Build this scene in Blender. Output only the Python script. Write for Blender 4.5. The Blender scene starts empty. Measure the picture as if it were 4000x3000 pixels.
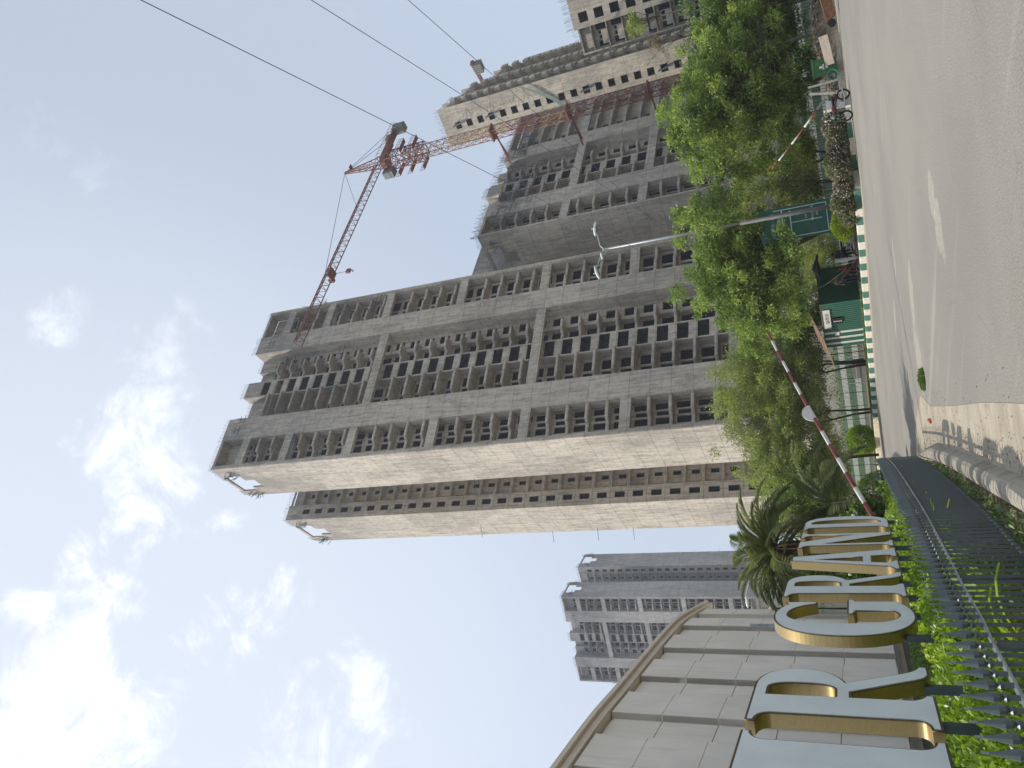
import bpy, bmesh, math, random
import numpy as np
from mathutils import Vector, Matrix
R = math.radians
random.seed(7)
S = bpy.context.scene
C = S.collection

# ------------------------------------------------------------------ camera
EYE = Vector((0, 0, 1.55))
PITCH = R(23.65)
ROLL = (-0.99254, 0.12188)                       # the direction of "up" in the picture (x right, y down)
fw = Vector((0, math.cos(PITCH), math.sin(PITCH)))
rt = Vector((1, 0, 0))
upv = Vector((0, -math.sin(PITCH), math.cos(PITCH)))
cx = -0.12188 * rt - 0.99254 * upv
cy = 0.99254 * rt - 0.12188 * upv
cz = -fw
cam_d = bpy.data.cameras.new('camera')
cam_d.lens = 27.0; cam_d.sensor_width = 36; cam_d.clip_end = 6000; cam_d.clip_start = 0.05
cam = bpy.data.objects.new('camera', cam_d); C.objects.link(cam)
cam.matrix_world = Matrix(((cx.x, cy.x, cz.x, EYE.x), (cx.y, cy.y, cz.y, EYE.y), (cx.z, cy.z, cz.z, EYE.z), (0, 0, 0, 1)))
S.camera = cam
S.render.resolution_x = 1024; S.render.resolution_y = 768

# ------------------------------------------------------------------ light
SUN_AZ, SUN_EL = -91.0, 55.0                     # compass angle from +Y (clockwise), elevation
S.view_settings.view_transform = 'Standard'; S.view_settings.look = 'None'
S.view_settings.exposure = 0.84; S.view_settings.gamma = 1.0
W = bpy.data.worlds.new('World'); S.world = W; W.use_nodes = True
nt = W.node_tree; nt.nodes.clear()
def N(t, **k):
    n = nt.nodes.new(t)
    for a, b in k.items(): setattr(n, a, b)
    return n
def LK(a, b): nt.links.new(a, b)
def MA(op, a, b=None, c=None, clamp=False):
    n = N('ShaderNodeMath', operation=op); n.use_clamp = clamp
    for i, v in enumerate((a, b, c)):
        if v is None: continue
        if isinstance(v, (int, float)): n.inputs[i].default_value = v
        else: LK(v, n.inputs[i])
    return n.outputs[0]
def VM(op, a, b=None):
    n = N('ShaderNodeVectorMath', operation=op)
    for i, v in enumerate((a, b)):
        if v is None: continue
        if isinstance(v, (tuple, list, Vector)): n.inputs[i].default_value = v
        else: LK(v, n.inputs[i])
    return n
def MIXC(f, a, b, typ='MIX'):
    n = N('ShaderNodeMix', data_type='RGBA', blend_type=typ)
    for i, v in ((0, f), (6, a), (7, b)):
        if isinstance(v, (int, float)): n.inputs[i].default_value = v
        elif isinstance(v, (tuple, list)): n.inputs[i].default_value = (*v, 1) if len(v) == 3 else v
        else: LK(v, n.inputs[i])
    return n.outputs[2]
def NOISE(vec, scale, detail=4, rough=.55, dist=0):
    n = N('ShaderNodeTexNoise'); n.inputs['Scale'].default_value = scale; n.inputs['Detail'].default_value = detail
    n.inputs['Roughness'].default_value = rough; n.inputs['Distortion'].default_value = dist
    if vec is not None: LK(vec, n.inputs['Vector'])
    return n.outputs[0]
def RAMP(f, *st):
    n = N('ShaderNodeValToRGB'); e = n.color_ramp.elements
    while len(e) < len(st): e.new(.5)
    for i, (p, c) in enumerate(st):
        e[i].position = p; e[i].color = (c, c, c, 1) if isinstance(c, (int, float)) else (*c, 1)
    LK(f, n.inputs[0]); return n.outputs[0]
def MAPR(v, a, b, c=0, d=1):
    n = N('ShaderNodeMapRange'); n.interpolation_type = 'SMOOTHSTEP'
    LK(v, n.inputs[0])
    for i, x in zip((1, 2, 3, 4), (a, b, c, d)): n.inputs[i].default_value = x
    return n.outputs[0]
def SEP(v):
    n = N('ShaderNodeSeparateXYZ'); LK(v, n.inputs[0]); return n.outputs
sky = N('ShaderNodeTexSky', sky_type='NISHITA'); sky.sun_disc = False
sky.sun_elevation = R(SUN_EL); sky.sun_rotation = R(SUN_AZ)
sky.air_density = 1.0; sky.dust_density = 2.6; sky.ozone_density = 1.2; sky.altitude = 200
gen = N('ShaderNodeTexCoord').outputs['Generated']
def pdir(X, Y):                                   # direction of a place in the sky
    q = Vector((X - 2000, Y - 1500)); ex = Vector((-.99254, .12188)); er = Vector((-.12188, -.99254))
    return (fw * 3000 + rt * q.dot(er) + upv * q.dot(ex)).normalized()
def blob(X, Y, r0, r1):
    d = VM('DOT_PRODUCT', gen, pdir(X, Y)).outputs['Value']
    return MAPR(d, math.cos(R(r0)), math.cos(R(r1)))
wisp = NOISE(VM('MULTIPLY', gen, (1, 1, 1.6)).outputs[0], 8.5, 12, .70, 1.1)
fine = NOISE(gen, 17, 8, .66, .25)
shape = MA('ADD', MA('MULTIPLY', wisp, .62), MA('MULTIPLY', fine, .38))
amt = None
for X, Y, r0, r1, k in ((590, 1800, 6.8, .5, .21), (470, 1700, 4.5, .3, .17), (740, 1960, 5, .5, .16), (480, 2080, 4, .4, .15), (560, 1350, 4, .3, .12), (700, 1300, 4.5, .5, .10),
                        (350, 2750, 9, 1.0, .155), (700, 2520, 7.5, .6, .14), (40, 2960, 9, 1.5, .24), (60, 2550, 6, .5, .17), (190, 520, 2.8, .3, .12), (400, 720, 3.4, .3, .12),
                        (1300, 2900, 8, 1, .18), (330, 2340, 4, .5, .18), (1150, 2290, 3, .5, .2), (1050, 2390, 2.5, .5, .2), (230, 1240, 3, .5, .15)):
    b = MA('MULTIPLY', blob(X, Y, r0, r1), k)
    amt = b if amt is None else MA('MAXIMUM', amt, b)
cl = MA('MULTIPLY', MAPR(MA('ADD', shape, amt), .60, .90), .68)
veil = MA('MULTIPLY', MAPR(VM('DOT_PRODUCT', gen, pdir(250, 2950)).outputs['Value'], math.cos(R(44)), 1.0), .30)
skyc = MIXC(1.0, sky.outputs[0], (1.0, 1.0, 1.03), 'MULTIPLY')
pale = MIXC(.66, skyc, (4.65, 5.2, 5.9))
pale = MIXC(veil, pale, (8.2, 8.5, 9.0))
glow = MAPR(VM('DOT_PRODUCT', gen, pdir(0, 2950)).outputs['Value'], math.cos(R(34)), math.cos(R(3)))
out = MIXC(cl, pale, MIXC(glow, (7.6, 8.0, 8.5), (11.5, 11.6, 11.8)))
bg = N('ShaderNodeBackground'); bg.inputs[1].default_value = 0.086; LK(out, bg.inputs[0])
wo = N('ShaderNodeOutputWorld'); LK(bg.outputs[0], wo.inputs[0])

sd = bpy.data.lights.new('sun', 'SUN'); sd.energy = 2.45; sd.angle = R(.6); sd.color = (1, .93, .83)
sun = bpy.data.objects.new('sun', sd); C.objects.link(sun)
sv = Vector((math.sin(R(SUN_AZ)) * math.cos(R(SUN_EL)), math.cos(R(SUN_AZ)) * math.cos(R(SUN_EL)), math.sin(R(SUN_EL))))
sun.rotation_euler = sv.to_track_quat('Z', 'Y').to_euler(); sun.location = (-40, 0, 60)

# ------------------------------------------------------------------ materials
MT = {}
def newmat(name):
    global nt
    m = bpy.data.materials.new(name); m.use_nodes = True; nt = m.node_tree; nt.nodes.clear()
    p = N('ShaderNodeBsdfPrincipled'); o = N('ShaderNodeOutputMaterial'); LK(p.outputs[0], o.inputs[0])
    return m, p
def setc(p, col, rough=.8, bump=None, bs=.3, metal=0, dist=.02):
    if isinstance(col, tuple): p.inputs['Base Color'].default_value = (*col, 1)
    else: LK(col, p.inputs['Base Color'])
    if isinstance(rough, (int, float)): p.inputs['Roughness'].default_value = rough
    else: LK(rough, p.inputs['Roughness'])
    p.inputs['Metallic'].default_value = metal
    if bump is not None:
        b = N('ShaderNodeBump'); b.inputs['Strength'].default_value = bs; b.inputs['Distance'].default_value = dist
        LK(bump, b.inputs['Height']); LK(b.outputs[0], p.inputs['Normal'])
def POS(): return N('ShaderNodeNewGeometry').outputs['Position']
def simple(name, c, rough=.6, var=.18, scale=6, metal=0, bs=.15, c2=None, lo=.35, hi=.7, dist=.01):
    m, p = newmat(name); n = NOISE(POS(), scale, 6, .6)
    c2 = c2 or tuple(x * (1 - var) for x in c)
    col = MIXC(MAPR(n, lo, hi), c, c2)
    setc(p, col, rough, NOISE(POS(), scale * 6, 4), bs, metal, dist); MT[name] = m; return m
def concrete(name, ang, c1=(.50, .465, .40), c2=(.33, .305, .27), jz=3.0, joff=0, hz=105.):
    m, p = newmat(name)
    vr = N('ShaderNodeVectorRotate'); vr.rotation_type = 'Z_AXIS'; vr.inputs['Angle'].default_value = -ang
    LK(POS(), vr.inputs['Vector']); q = vr.outputs[0]; x, y, z = SEP(q)
    streak = NOISE(VM('MULTIPLY', q, (2.6, 2.6, .22)).outputs[0], 1.0, 9, .72)
    big = NOISE(VM('MULTIPLY', q, (.10, .10, .055)).outputs[0], 1.0, 5, .6, .4)
    spot = NOISE(q, 1.1, 8, .7)
    lift = MA('FLOOR', MA('DIVIDE', MA('SUBTRACT', z, joff), jz))
    pan = MA('FLOOR', MA('DIVIDE', MA('ADD', x, MA('MULTIPLY', y, 1.0)), 3.7))
    cb = N('ShaderNodeCombineXYZ'); LK(lift, cb.inputs[0]); LK(pan, cb.inputs[1])
    wn = N('ShaderNodeTexWhiteNoise'); LK(cb.outputs[0], wn.inputs[0])
    fr = MA('FRACT', MA('DIVIDE', MA('ADD', MA('SUBTRACT', z, joff), MA('MULTIPLY', MA('SUBTRACT', NOISE(q, .7, 3), .5), .12)), jz))
    joint = MA('ADD', MAPR(fr, .0, .028, 1, 0), MAPR(fr, .975, 1.0, 0, 1), clamp=True)
    drip = MA('MULTIPLY', MAPR(fr, .55, 1.0), MAPR(streak, .50, .66))          # run marks hanging below each pour joint
    ties = MA('FRACT', MA('DIVIDE', MA('ADD', x, y), 1.22)); tl = MAPR(ties, 0, .03, 1, 0)
    f = MA('ADD', MA('MULTIPLY', MAPR(streak, .40, .62), .55), MA('MULTIPLY', MAPR(big, .42, .62), .42))
    f = MA('ADD', f, MA('MULTIPLY', MA('SUBTRACT', wn.outputs[0], .5), .22))
    f = MA('ADD', f, MA('MULTIPLY', MAPR(spot, .46, .62), .30)); f = MA('ADD', f, MA('MULTIPLY', MAPR(NOISE(VM('MULTIPLY', q, (1.1, 1.1, 2.2)).outputs[0], 1.0, 5, .7), .42, .60), .22), clamp=True)
    col = MIXC(f, c1, c2)
    col = MIXC(MA('MULTIPLY', MAPR(NOISE(VM('MULTIPLY', q, (.55, .55, .22)).outputs[0], 1.0, 9, .72), .54, .70), .62), col, (.19, .175, .155))
    col = MIXC(MA('MULTIPLY', MA('MULTIPLY', MAPR(z, hz * .70, hz), MAPR(NOISE(VM('MULTIPLY', q, (.3, .3, .12)).outputs[0], 1.0, 7, .7), .34, .58)), .62), col, (.155, .15, .145))
    col = MIXC(MA('MULTIPLY', drip, .6), col, (.19, .175, .155))
    col = MIXC(MA('MULTIPLY', MAPR(NOISE(VM('MULTIPLY', q, (3, 3, .35)).outputs[0], 1.0, 6, .7), .56, .66), .5), col, (.62, .6, .55))
    col = MIXC(MA('MULTIPLY', joint, .62), col, (.13, .12, .11))
    
    setc(p, col, .92, MA('SUBTRACT', streak, MA('MULTIPLY', joint, .6)), .35, 0, .05)
    MT[name] = m; return m
A54 = R(36)
concrete('concrete', R(36), (.60, .54, .45), (.32, .285, .235)); concrete('concrete_mid', R(44.5), (.58, .525, .44), (.32, .295, .25), hz=64.); concrete('concrete_far', R(-14), (.48, .46, .43), (.28, .27, .26))
concrete('concrete_right', R(55), (.54, .49, .39), (.30, .27, .225)); concrete('concrete_near', R(-28), (.52, .47, .385), (.29, .265, .225))
simple('unlit_room', (.045, .045, .05), .95, .4, 1.2)  # near-black base colour carries the shade of the bare interiors
simple('formwork', (.46, .43, .36), .8, .45, 5)
simple('rebar', (.10, .11, .17), .7, .3, 9)
simple('scaffold', (.10, .105, .12), .6, .4, 9)
simple('crane_red', (.22, .055, .038), .6, .0, 2.0, c2=(.15, .045, .03))
simple('crane_yellow', (.34, .19, .085), .65, .0, 2.0, c2=(.22, .095, .05))
simple('crane_grey', (.20, .20, .19), .7, .3, 1.5)
simple('counter_block', (.20, .195, .17), .85, .4, 2.5)
simple('glass', (.20, .27, .26), .08, .2, 2)
simple('galv', (.42, .44, .45), .5, .18, 9, metal=.6)
simple('lamp_white', (.72, .73, .72), .4, .1, 9)
simple('post_grey', (.16, .155, .15), .7, .2, 3)
simple('dark_pole', (.14, .145, .15), .5, .2, 3)
simple('cable', (.05, .055, .13), .5, .2, 3)
simple('sign_green', (.012, .105, .075), .5, .25, 2.2)
simple('sign_white', (.60, .66, .63), .5, .15, 6)
simple('paint_white', (.62, .61, .57), .55, .0, 4, c2=(.55, .52, .46), lo=.45, hi=.75)
simple('paint_red', (.20, .035, .035), .5, .25, 6)
simple('kerb_green', (.045, .15, .115), .75, 0, 9, c2=(.10, .19, .15), lo=.45, hi=.7, bs=.3)
simple('kerb_white', (.66, .63, .56), .8, 0, 7, c2=(.42, .38, .31), lo=.5, hi=.75, bs=.3)
simple('kerb_cream', (.60, .54, .42), .85, 0, 5, c2=(.40, .33, .24), lo=.45, hi=.72, bs=.3)
simple('bark', (.10, .075, .055), .95, .45, 7, bs=.8, dist=.03)
simple('bark_grey', (.17, .15, .12), .95, .45, 7, bs=.8, dist=.03)
simple('palm_trunk', (.16, .095, .06), .95, .5, 9, bs=1, dist=.04)
simple('iron', (.10, .125, .13), .40, 0, 14, c2=(.13, .105, .08), lo=.55, hi=.8, metal=.3)
simple('iron_silver', (.24, .29, .31), .34, .25, 9, metal=.5)
simple('post_steel', (.055, .075, .085), .45, .3, 6, metal=.3)
simple('black_cloth', (.012, .012, .014), .9, .3, 8)
simple('skin', (.16, .085, .055), .55, .12, 9)
simple('hair', (.012, .010, .009), .6, .2, 40)
simple('cloth_blue', (.03, .045, .16), .9, .3, 9)
simple('cloth_grey', (.14, .14, .13), .9, .3, 9)
simple('cloth_maroon', (.10, .018, .025), .9, .3, 9)
simple('cloth_dark', (.02, .02, .028), .9, .3, 9)
simple('cloth_denim', (.03, .035, .05), .9, .3, 9)
simple('bike_black', (.018, .018, .02), .35, .3, 9)
simple('tyre', (.02, .02, .02), .9, .3, 9)
simple('bike_red', (.11, .018, .022), .4, .3, 9)
simple('chrome', (.55, .55, .55), .25, .1, 9, metal=.9)
simple('sack_white', (.62, .59, .50), .85, .35, 9, bs=.8, dist=.05)
simple('bin_green', (.045, .16, .045), .5, .25, 4)
simple('bucket_teal', (.03, .25, .19), .4, .2, 4)
simple('rust', (.22, .095, .045), .85, 0, 6, c2=(.33, .20, .12), lo=.4, hi=.7, bs=.4)
simple('rubble', (.27, .22, .165), .95, .5, 9, bs=.9, dist=.04)
simple('bamboo', (.33, .29, .16), .6, .25, 9)
simple('board_brown', (.30, .25, .21), .85, .2, 3)
simple('plank', (.22, .11, .08), .85, .4, 3, bs=.4)
m, p = newmat('stucco'); P_ = POS()
a1 = NOISE(VM('MULTIPLY', P_, (3.5, 3.5, .22)).outputs[0], 1.0, 8, .7); a2 = NOISE(P_, .45, 5, .6); a3 = NOISE(P_, 9, 5, .7)
col = MIXC(MAPR(a2, .35, .65), (.86, .80, .71), (.78, .72, .63))
col = MIXC(MA('MULTIPLY', MAPR(a1, .5, .68), .30), col, (.50, .44, .365))
col = MIXC(MA('MULTIPLY', MAPR(a3, .55, .75), .12), col, (.45, .40, .33))
setc(p, col, .82, a3, .12, 0, .01); MT['stucco'] = m
simple('stucco_trim', (.72, .62, .505), .8, .09, 1.3, bs=.1)
simple('stucco_dark', (.20, .175, .145), .85, .2, 1.3)
simple('soil', (.16, .125, .085), .98, .45, 3, bs=.8, dist=.04)
simple('plaster_grey', (.26, .25, .22), .9, .35, .6, bs=.2)
simple('stone_post', (.52, .50, .42), .85, .25, 6)
simple('scrap_red', (.55, .09, .05), .6, .2, 9)
simple('leaf_litter', (.17, .10, .05), .9, .4, 30)
simple('petal_white', (.75, .74, .66), .6, .08, 9)
simple('flower_pink', (.62, .42, .46), .7, .3, 3)
simple('net_green', (.20, .27, .24), .95, .2, 9)

def foliage(name, dark, light, tip=None, trans=.25, rough=.5):
    m, p = newmat(name)
    g = N('ShaderNodeNewGeometry'); r = g.outputs['Random Per Island']
    big = NOISE(g.outputs['Position'], .9, 3, .5)
    f = MA('ADD', MA('MULTIPLY', r, .55), MA('MULTIPLY', MAPR(big, .35, .65), .45))
    col = RAMP(f, (.0, dark), (.62, light), (1.0, tip or tuple(c * 1.25 for c in light)))
    setc(p, col, rough)
    tr = N('ShaderNodeBsdfTranslucent'); LK(MIXC(1, col, (1.25, 1.35, .55), 'MULTIPLY'), tr.inputs[0])
    mx = N('ShaderNodeMixShader'); mx.inputs[0].default_value = trans
    LK(p.outputs[0], mx.inputs[1]); LK(tr.outputs[0], mx.inputs[2])
    LK(mx.outputs[0], [n for n in nt.nodes if n.type == 'OUTPUT_MATERIAL'][0].inputs[0])
    MT[name] = m; return m
foliage('leaf_neem', (.065, .10, .025), (.23, .33, .075), (.50, .57, .17), .42)
foliage('leaf_olive', (.11, .145, .035), (.29, .34, .10), (.52, .52, .20), .45)
foliage('leaf_deep', (.04, .08, .018), (.12, .20, .04), (.25, .34, .07), .36)
foliage('leaf_dull', (.10, .125, .045), (.25, .28, .11), (.42, .38, .18), .4)
foliage('leaf_palm', (.09, .11, .05), (.21, .24, .11), (.40, .40, .22), .3)
foliage('leaf_dry', (.10, .075, .045), (.22, .165, .10), (.32, .25, .15), .15)
foliage('leaf_hedge', (.09, .16, .015), (.25, .37, .035), (.46, .56, .09), .4, .4)
foliage('leaf_lime', (.10, .17, .012), (.28, .36, .03), (.42, .48, .06), .3)
foliage('grass_green', (.07, .13, .025), (.14, .22, .05), (.25, .30, .09), .25)
foliage('leaf_flower', (.06, .08, .03), (.16, .19, .08), (.30, .30, .18), .3)

# road: dusty grey asphalt with worn pale streaks that follow the traffic
m, p = newmat('road'); P_ = POS(); vr = N('ShaderNodeVectorRotate'); vr.rotation_type = 'Z_AXIS'; vr.inputs['Angle'].default_value = R(-35); LK(P_, vr.inputs['Vector'])
q = vr.outputs[0]
st = NOISE(VM('MULTIPLY', q, (1.3, .10, 1)).outputs[0], 1.0, 8, .65, .3)
st2 = NOISE(VM('MULTIPLY', q, (2.2, .5, 1)).outputs[0], 1.0, 8, .7, .4)
def gq(X, Y):
    q_ = Vector((X - 2000, Y - 1500)); ex = Vector((-.99254, .12188)); er = Vector((-.12188, -.99254)); v = fw * 3000 + rt * q_.dot(er) + upv * q_.dot(ex); return Vector((v.x * -1.55 / v.z, v.y * -1.55 / v.z))
WORN = []
for (x0, y0, x1, y1, w_) in ((3553, 1040, 3572, 1300, .55), (3570, 1260, 3600, 1500, .8), (3628, 680, 3650, 840, .5), (3650, 800, 3690, 1010, .5), (3482, 920, 3500, 1080, .35), (3490, 1150, 3500, 1330, .4)):
    A0 = gq(x0, y0); A1 = gq(x1, y1); d0 = A1 - A0; m0 = (A0 + A1) / 2; WORN.append((m0.x, m0.y, math.atan2(d0.y, d0.x), d0.length * .62, w_))
bgz = NOISE(P_, .11, 5, .6, .3); gr = NOISE(P_, 42, 4, .75); gr2 = NOISE(P_, 11, 5, .7)
vo = N('ShaderNodeTexVoronoi'); vo.inputs['Scale'].default_value = 34; LK(P_, vo.inputs['Vector'])
col = MIXC(MAPR(bgz, .38, .62), (.305, .288, .252), (.245, .235, .21))
col = MIXC(MA('MULTIPLY', MAPR(gr, .40, .62), .62), col, (.13, .122, .108))
col = MIXC(MA('MULTIPLY', MAPR(gr2, .5, .72), .30), col, (.19, .175, .15))
col = MIXC(MA('MULTIPLY', MAPR(st, .56, .74), .32), col, (.47, .43, .35))
col = MIXC(MA('MULTIPLY', MAPR(vo.outputs['Distance'], .0, .22, 1, 0), .35), col, (.42, .39, .34))
zone = MAPR(MA('ADD', NOISE(P_, .22, 4, .6), MA('MULTIPLY', MA('SUBTRACT', SEP(P_)[1], 9.0), -.035)), .5, .56)
col = MIXC(MA('MULTIPLY', zone, .5), col, MIXC(MAPR(gr, .42, .62), (.27, .25, .215), (.13, .12, .105)))
vc = N('ShaderNodeTexVoronoi'); vc.feature = 'DISTANCE_TO_EDGE'; vc.inputs['Scale'].default_value = .55
LK(VM('ADD', P_, VM('MULTIPLY', N('ShaderNodeTexNoise').outputs[1], (.5, .5, 0)).outputs[0]).outputs[0], vc.inputs['Vector'])
crk = MA('MULTIPLY', MAPR(vc.outputs['Distance'], 0, .012, 1, 0), MAPR(NOISE(P_, .35, 3), .5, .6))
col = MIXC(MA('MULTIPLY', crk, .28), col, (.12, .11, .10))
for (cx_, cy_, ang, a_, b_) in WORN:
    dx = MA('SUBTRACT', SEP(P_)[0], cx_); dy = MA('SUBTRACT', SEP(P_)[1], cy_); ca, sa = math.cos(ang), math.sin(ang)
    ux = MA('DIVIDE', MA('ADD', MA('MULTIPLY', dx, ca), MA('MULTIPLY', dy, sa)), a_); uy = MA('DIVIDE', MA('SUBTRACT', MA('MULTIPLY', dy, ca), MA('MULTIPLY', dx, sa)), b_)
    rr_ = MA('SUBTRACT', 1.0, MA('SQRT', MA('ADD', MA('MULTIPLY', ux, ux), MA('MULTIPLY', uy, uy))))
    mk_ = MAPR(MA('ADD', MA('MULTIPLY', rr_, .9), MA('MULTIPLY', MA('SUBTRACT', st2, .5), 1.9)), .12, .26)
    col = MIXC(MA('MULTIPLY', mk_, MAPR(gr2, .3, .6, .6, .2)), col, (.49, .45, .37))
setc(p, col, .93, MA('ADD', gr, MA('MULTIPLY', vo.outputs['Distance'], .6)), .55, 0, .02); MT['road'] = m
simple('road_dust', (.40, .345, .265), .95, 0, 1.6, c2=(.33, .29, .235), lo=.4, hi=.65, bs=.3)
simple('worn_concrete', (.46, .42, .34), .93, 0, 2.6, c2=(.36, .33, .275), lo=.4, hi=.65, bs=.45)
m, p = newmat('pavement'); P_ = POS(); x, y, z = SEP(P_)
b1 = NOISE(P_, 1.3, 7, .65, .4); b2 = NOISE(P_, 26, 5, .7); wv = NOISE(P_, .8, 2)
yy = MA('ADD', y, MA('MULTIPLY', wv, .5)); ln = MAPR(MA('FRACT', MA('DIVIDE', yy, .30)), 0, .12, 1, 0)
edge = MAPR(MA('ADD', x, MA('MULTIPLY', y, .045)), -.85, -.6, 0, 1)
lnm = MA('MULTIPLY', ln, MAPR(NOISE(P_, 1.1, 4), .35, .6))
col = MIXC(MAPR(b1, .35, .68), (.43, .385, .30), (.315, .275, .21))
col = MIXC(MA('MULTIPLY', MAPR(b2, .45, .7), .45), col, (.21, .185, .15))
col = MIXC(MA('MULTIPLY', lnm, .5), col, (.17, .145, .11))
setc(p, col, .93, MA('SUBTRACT', b2, MA('MULTIPLY', lnm, 1.2)), .6, 0, .02); MT['pavement'] = m
simple('kerb_concrete', (.36, .325, .265), .92, 0, 3, c2=(.22, .195, .155), lo=.4, hi=.68, bs=.5)
# steel ribbed sheet, green with white bands
def sheet(name, bands):
    m, p = newmat(name); P_ = POS(); x, y, z = SEP(P_)
    n = NOISE(P_, .8, 5, .6)
    col = MIXC(MAPR(n, .35, .7), (.022, .105, .068), (.035, .125, .085))
    if bands:
        w = MA('FRACT', MA('DIVIDE', MA('SUBTRACT', z, .1), 1.12)); msk = MA('MULTIPLY', MAPR(w, .50, .52), MAPR(w, .93, .95, 1, 0))
        col = MIXC(msk, MIXC(.5, col, (.14, .17, .14)), (.50, .53, .49))
    col = MIXC(MA('MULTIPLY', MAPR(NOISE(P_, 2.2, 6, .7), .55, .75), .5), col, (.13, .12, .09))
    setc(p, col, .6); MT[name] = m
sheet('sheet_banded', True); sheet('sheet_green', False)
simple('sheet_white', (.58, .60, .56), .6, .12, 3)
# illuminated-letter faces and gold returns
simple('letter_face', (.76, .82, .84), .28, .10, 2.2, bs=.02)
m, p = newmat('gold'); P_ = POS(); br = NOISE(VM('MULTIPLY', P_, (1, 1, 14)).outputs[0], 14, 4)
col = MIXC(MAPR(br, .3, .7), (.44, .325, .15), (.35, .26, .115))
setc(p, col, MAPR(br, .2, .8, .30, .44), None, .1, .85); MT['gold'] = m
simple('gold_edge', (.13, .095, .05), .45, .2, 8, metal=.5)

# ------------------------------------------------------------------ mesh helpers
class MB:
    def __init__(s): s.v = []; s.f = []; s.m = []; s.cm = 0
    def add(s, vs, fs):
        o = len(s.v); s.v.extend(vs)
        for f in fs: s.f.append(tuple(i + o for i in f)); s.m.append(s.cm)
    def box(s, x0, x1, y0, y1, z0, z1):
        s.add([(x0, y0, z0), (x1, y0, z0), (x1, y1, z0), (x0, y1, z0), (x0, y0, z1), (x1, y0, z1), (x1, y1, z1), (x0, y1, z1)],
              [(0, 3, 2, 1), (4, 5, 6, 7), (0, 1, 5, 4), (1, 2, 6, 5), (2, 3, 7, 6), (3, 0, 4, 7)])
        return s
    def prism(s, pts, z0, z1):
        n = len(pts); ar = sum(pts[i][0] * pts[(i + 1) % n][1] - pts[(i + 1) % n][0] * pts[i][1] for i in range(n))
        if ar < 0: pts = pts[::-1]
        s.add([(x, y, z0) for x, y in pts] + [(x, y, z1) for x, y in pts],
              [tuple(range(n - 1, -1, -1)), tuple(range(n, 2 * n))] + [(i, (i + 1) % n, n + (i + 1) % n, n + i) for i in range(n)])
        return s
    def bar(s, a, b, w, h=None, up=(0, 0, 1)):
        a = Vector(a); b = Vector(b); d = b - a
        if d.length < 1e-6: return s
        d.normalize(); u = Vector(up)
        if abs(d.dot(u)) > .98: u = Vector((1, 0, 0))
        r = d.cross(u).normalized() * (w / 2); t = r.cross(d).normalized() * ((h or w) / 2)
        s.add([tuple(p + i * r + j * t) for p in (a, b) for i, j in ((-1, -1), (1, -1), (1, 1), (-1, 1))],
              [(0, 1, 2, 3), (7, 6, 5, 4), (0, 4, 5, 1), (1, 5, 6, 2), (2, 6, 7, 3), (3, 7, 4, 0)])
        return s
    def tube(s, pts, rad, n=8, caps=True):
        pts = [Vector(p) for p in pts]; m = len(pts); rad = rad if isinstance(rad, (list, tuple)) else [rad] * m
        o = len(s.v); ref = None
        for i, p in enumerate(pts):
            d = (pts[min(i + 1, m - 1)] - pts[max(i - 1, 0)]).normalized()
            if ref is None: ref = Vector((0, 0, 1)) if abs(d.z) < .9 else Vector((1, 0, 0))
            r = d.cross(ref).normalized(); t = r.cross(d).normalized(); ref = t
            for k in range(n):
                a = 2 * math.pi * k / n; s.v.append(tuple(p + rad[i] * (math.cos(a) * r + math.sin(a) * t)))
        for i in range(m - 1):
            for k in range(n):
                k2 = (k + 1) % n; s.f.append((o + i * n + k, o + (i + 1) * n + k, o + (i + 1) * n + k2, o + i * n + k2)); s.m.append(s.cm)
        if caps:
            s.f.append(tuple(o + k for k in range(n))); s.m.append(s.cm); s.f.append(tuple(o + (m - 1) * n + k for k in range(n - 1, -1, -1))); s.m.append(s.cm)
        return s
    def ball(s, c, r, n=10, sc=(1, 1, 1), k=8):
        o = len(s.v)
        for i in range(k + 1):
            th = math.pi * i / k
            for j in range(n):
                a = 2 * math.pi * j / n
                s.v.append((c[0] + r * sc[0] * math.sin(th) * math.cos(a), c[1] + r * sc[1] * math.sin(th) * math.sin(a), c[2] + r * sc[2] * math.cos(th)))
        for i in range(k):
            for j in range(n):
                j2 = (j + 1) % n; s.f.append((o + i * n + j, o + (i + 1) * n + j, o + (i + 1) * n + j2, o + i * n + j2)); s.m.append(s.cm)
        return s
    def merge(s, o, dz=0, dx=0, dy=0):
        b = len(s.v); s.v.extend((x + dx, y + dy, z + dz) for x, y, z in o.v)
        s.f.extend(tuple(i + b for i in f) for f in o.f); s.m.extend(o.m)
    def mesh(s, name, mats, mirror=False, smooth=False):
        me = bpy.data.meshes.new(name)
        v = [(-x, y, z) for x, y, z in s.v] if mirror else s.v
        f = [t[::-1] for t in s.f] if mirror else s.f
        me.from_pydata(v, [], f)
        for mt in (mats if isinstance(mats, (list, tuple)) else [mats]): me.materials.append(MT[mt])
        if any(s.m): me.polygons.foreach_set('material_index', s.m)
        if smooth: me.polygons.foreach_set('use_smooth', [True] * len(me.polygons))
        me.update(); return me
    def build(s, name, mats, parent=None, mirror=False, smooth=False, loc=(0, 0, 0), rz=0):
        o = bpy.data.objects.new(name, s.mesh(name, mats, mirror, smooth)); C.objects.link(o)
        o.location = loc; o.rotation_euler = (0, 0, rz)
        if parent: o.parent = parent
        return o
def tag(o, label=None, cat=None, group=None, kind=None):
    if label: o['label'] = label
    if cat: o['category'] = cat
    if group: o['group'] = group
    if kind: o['kind'] = kind
    return o
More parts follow.
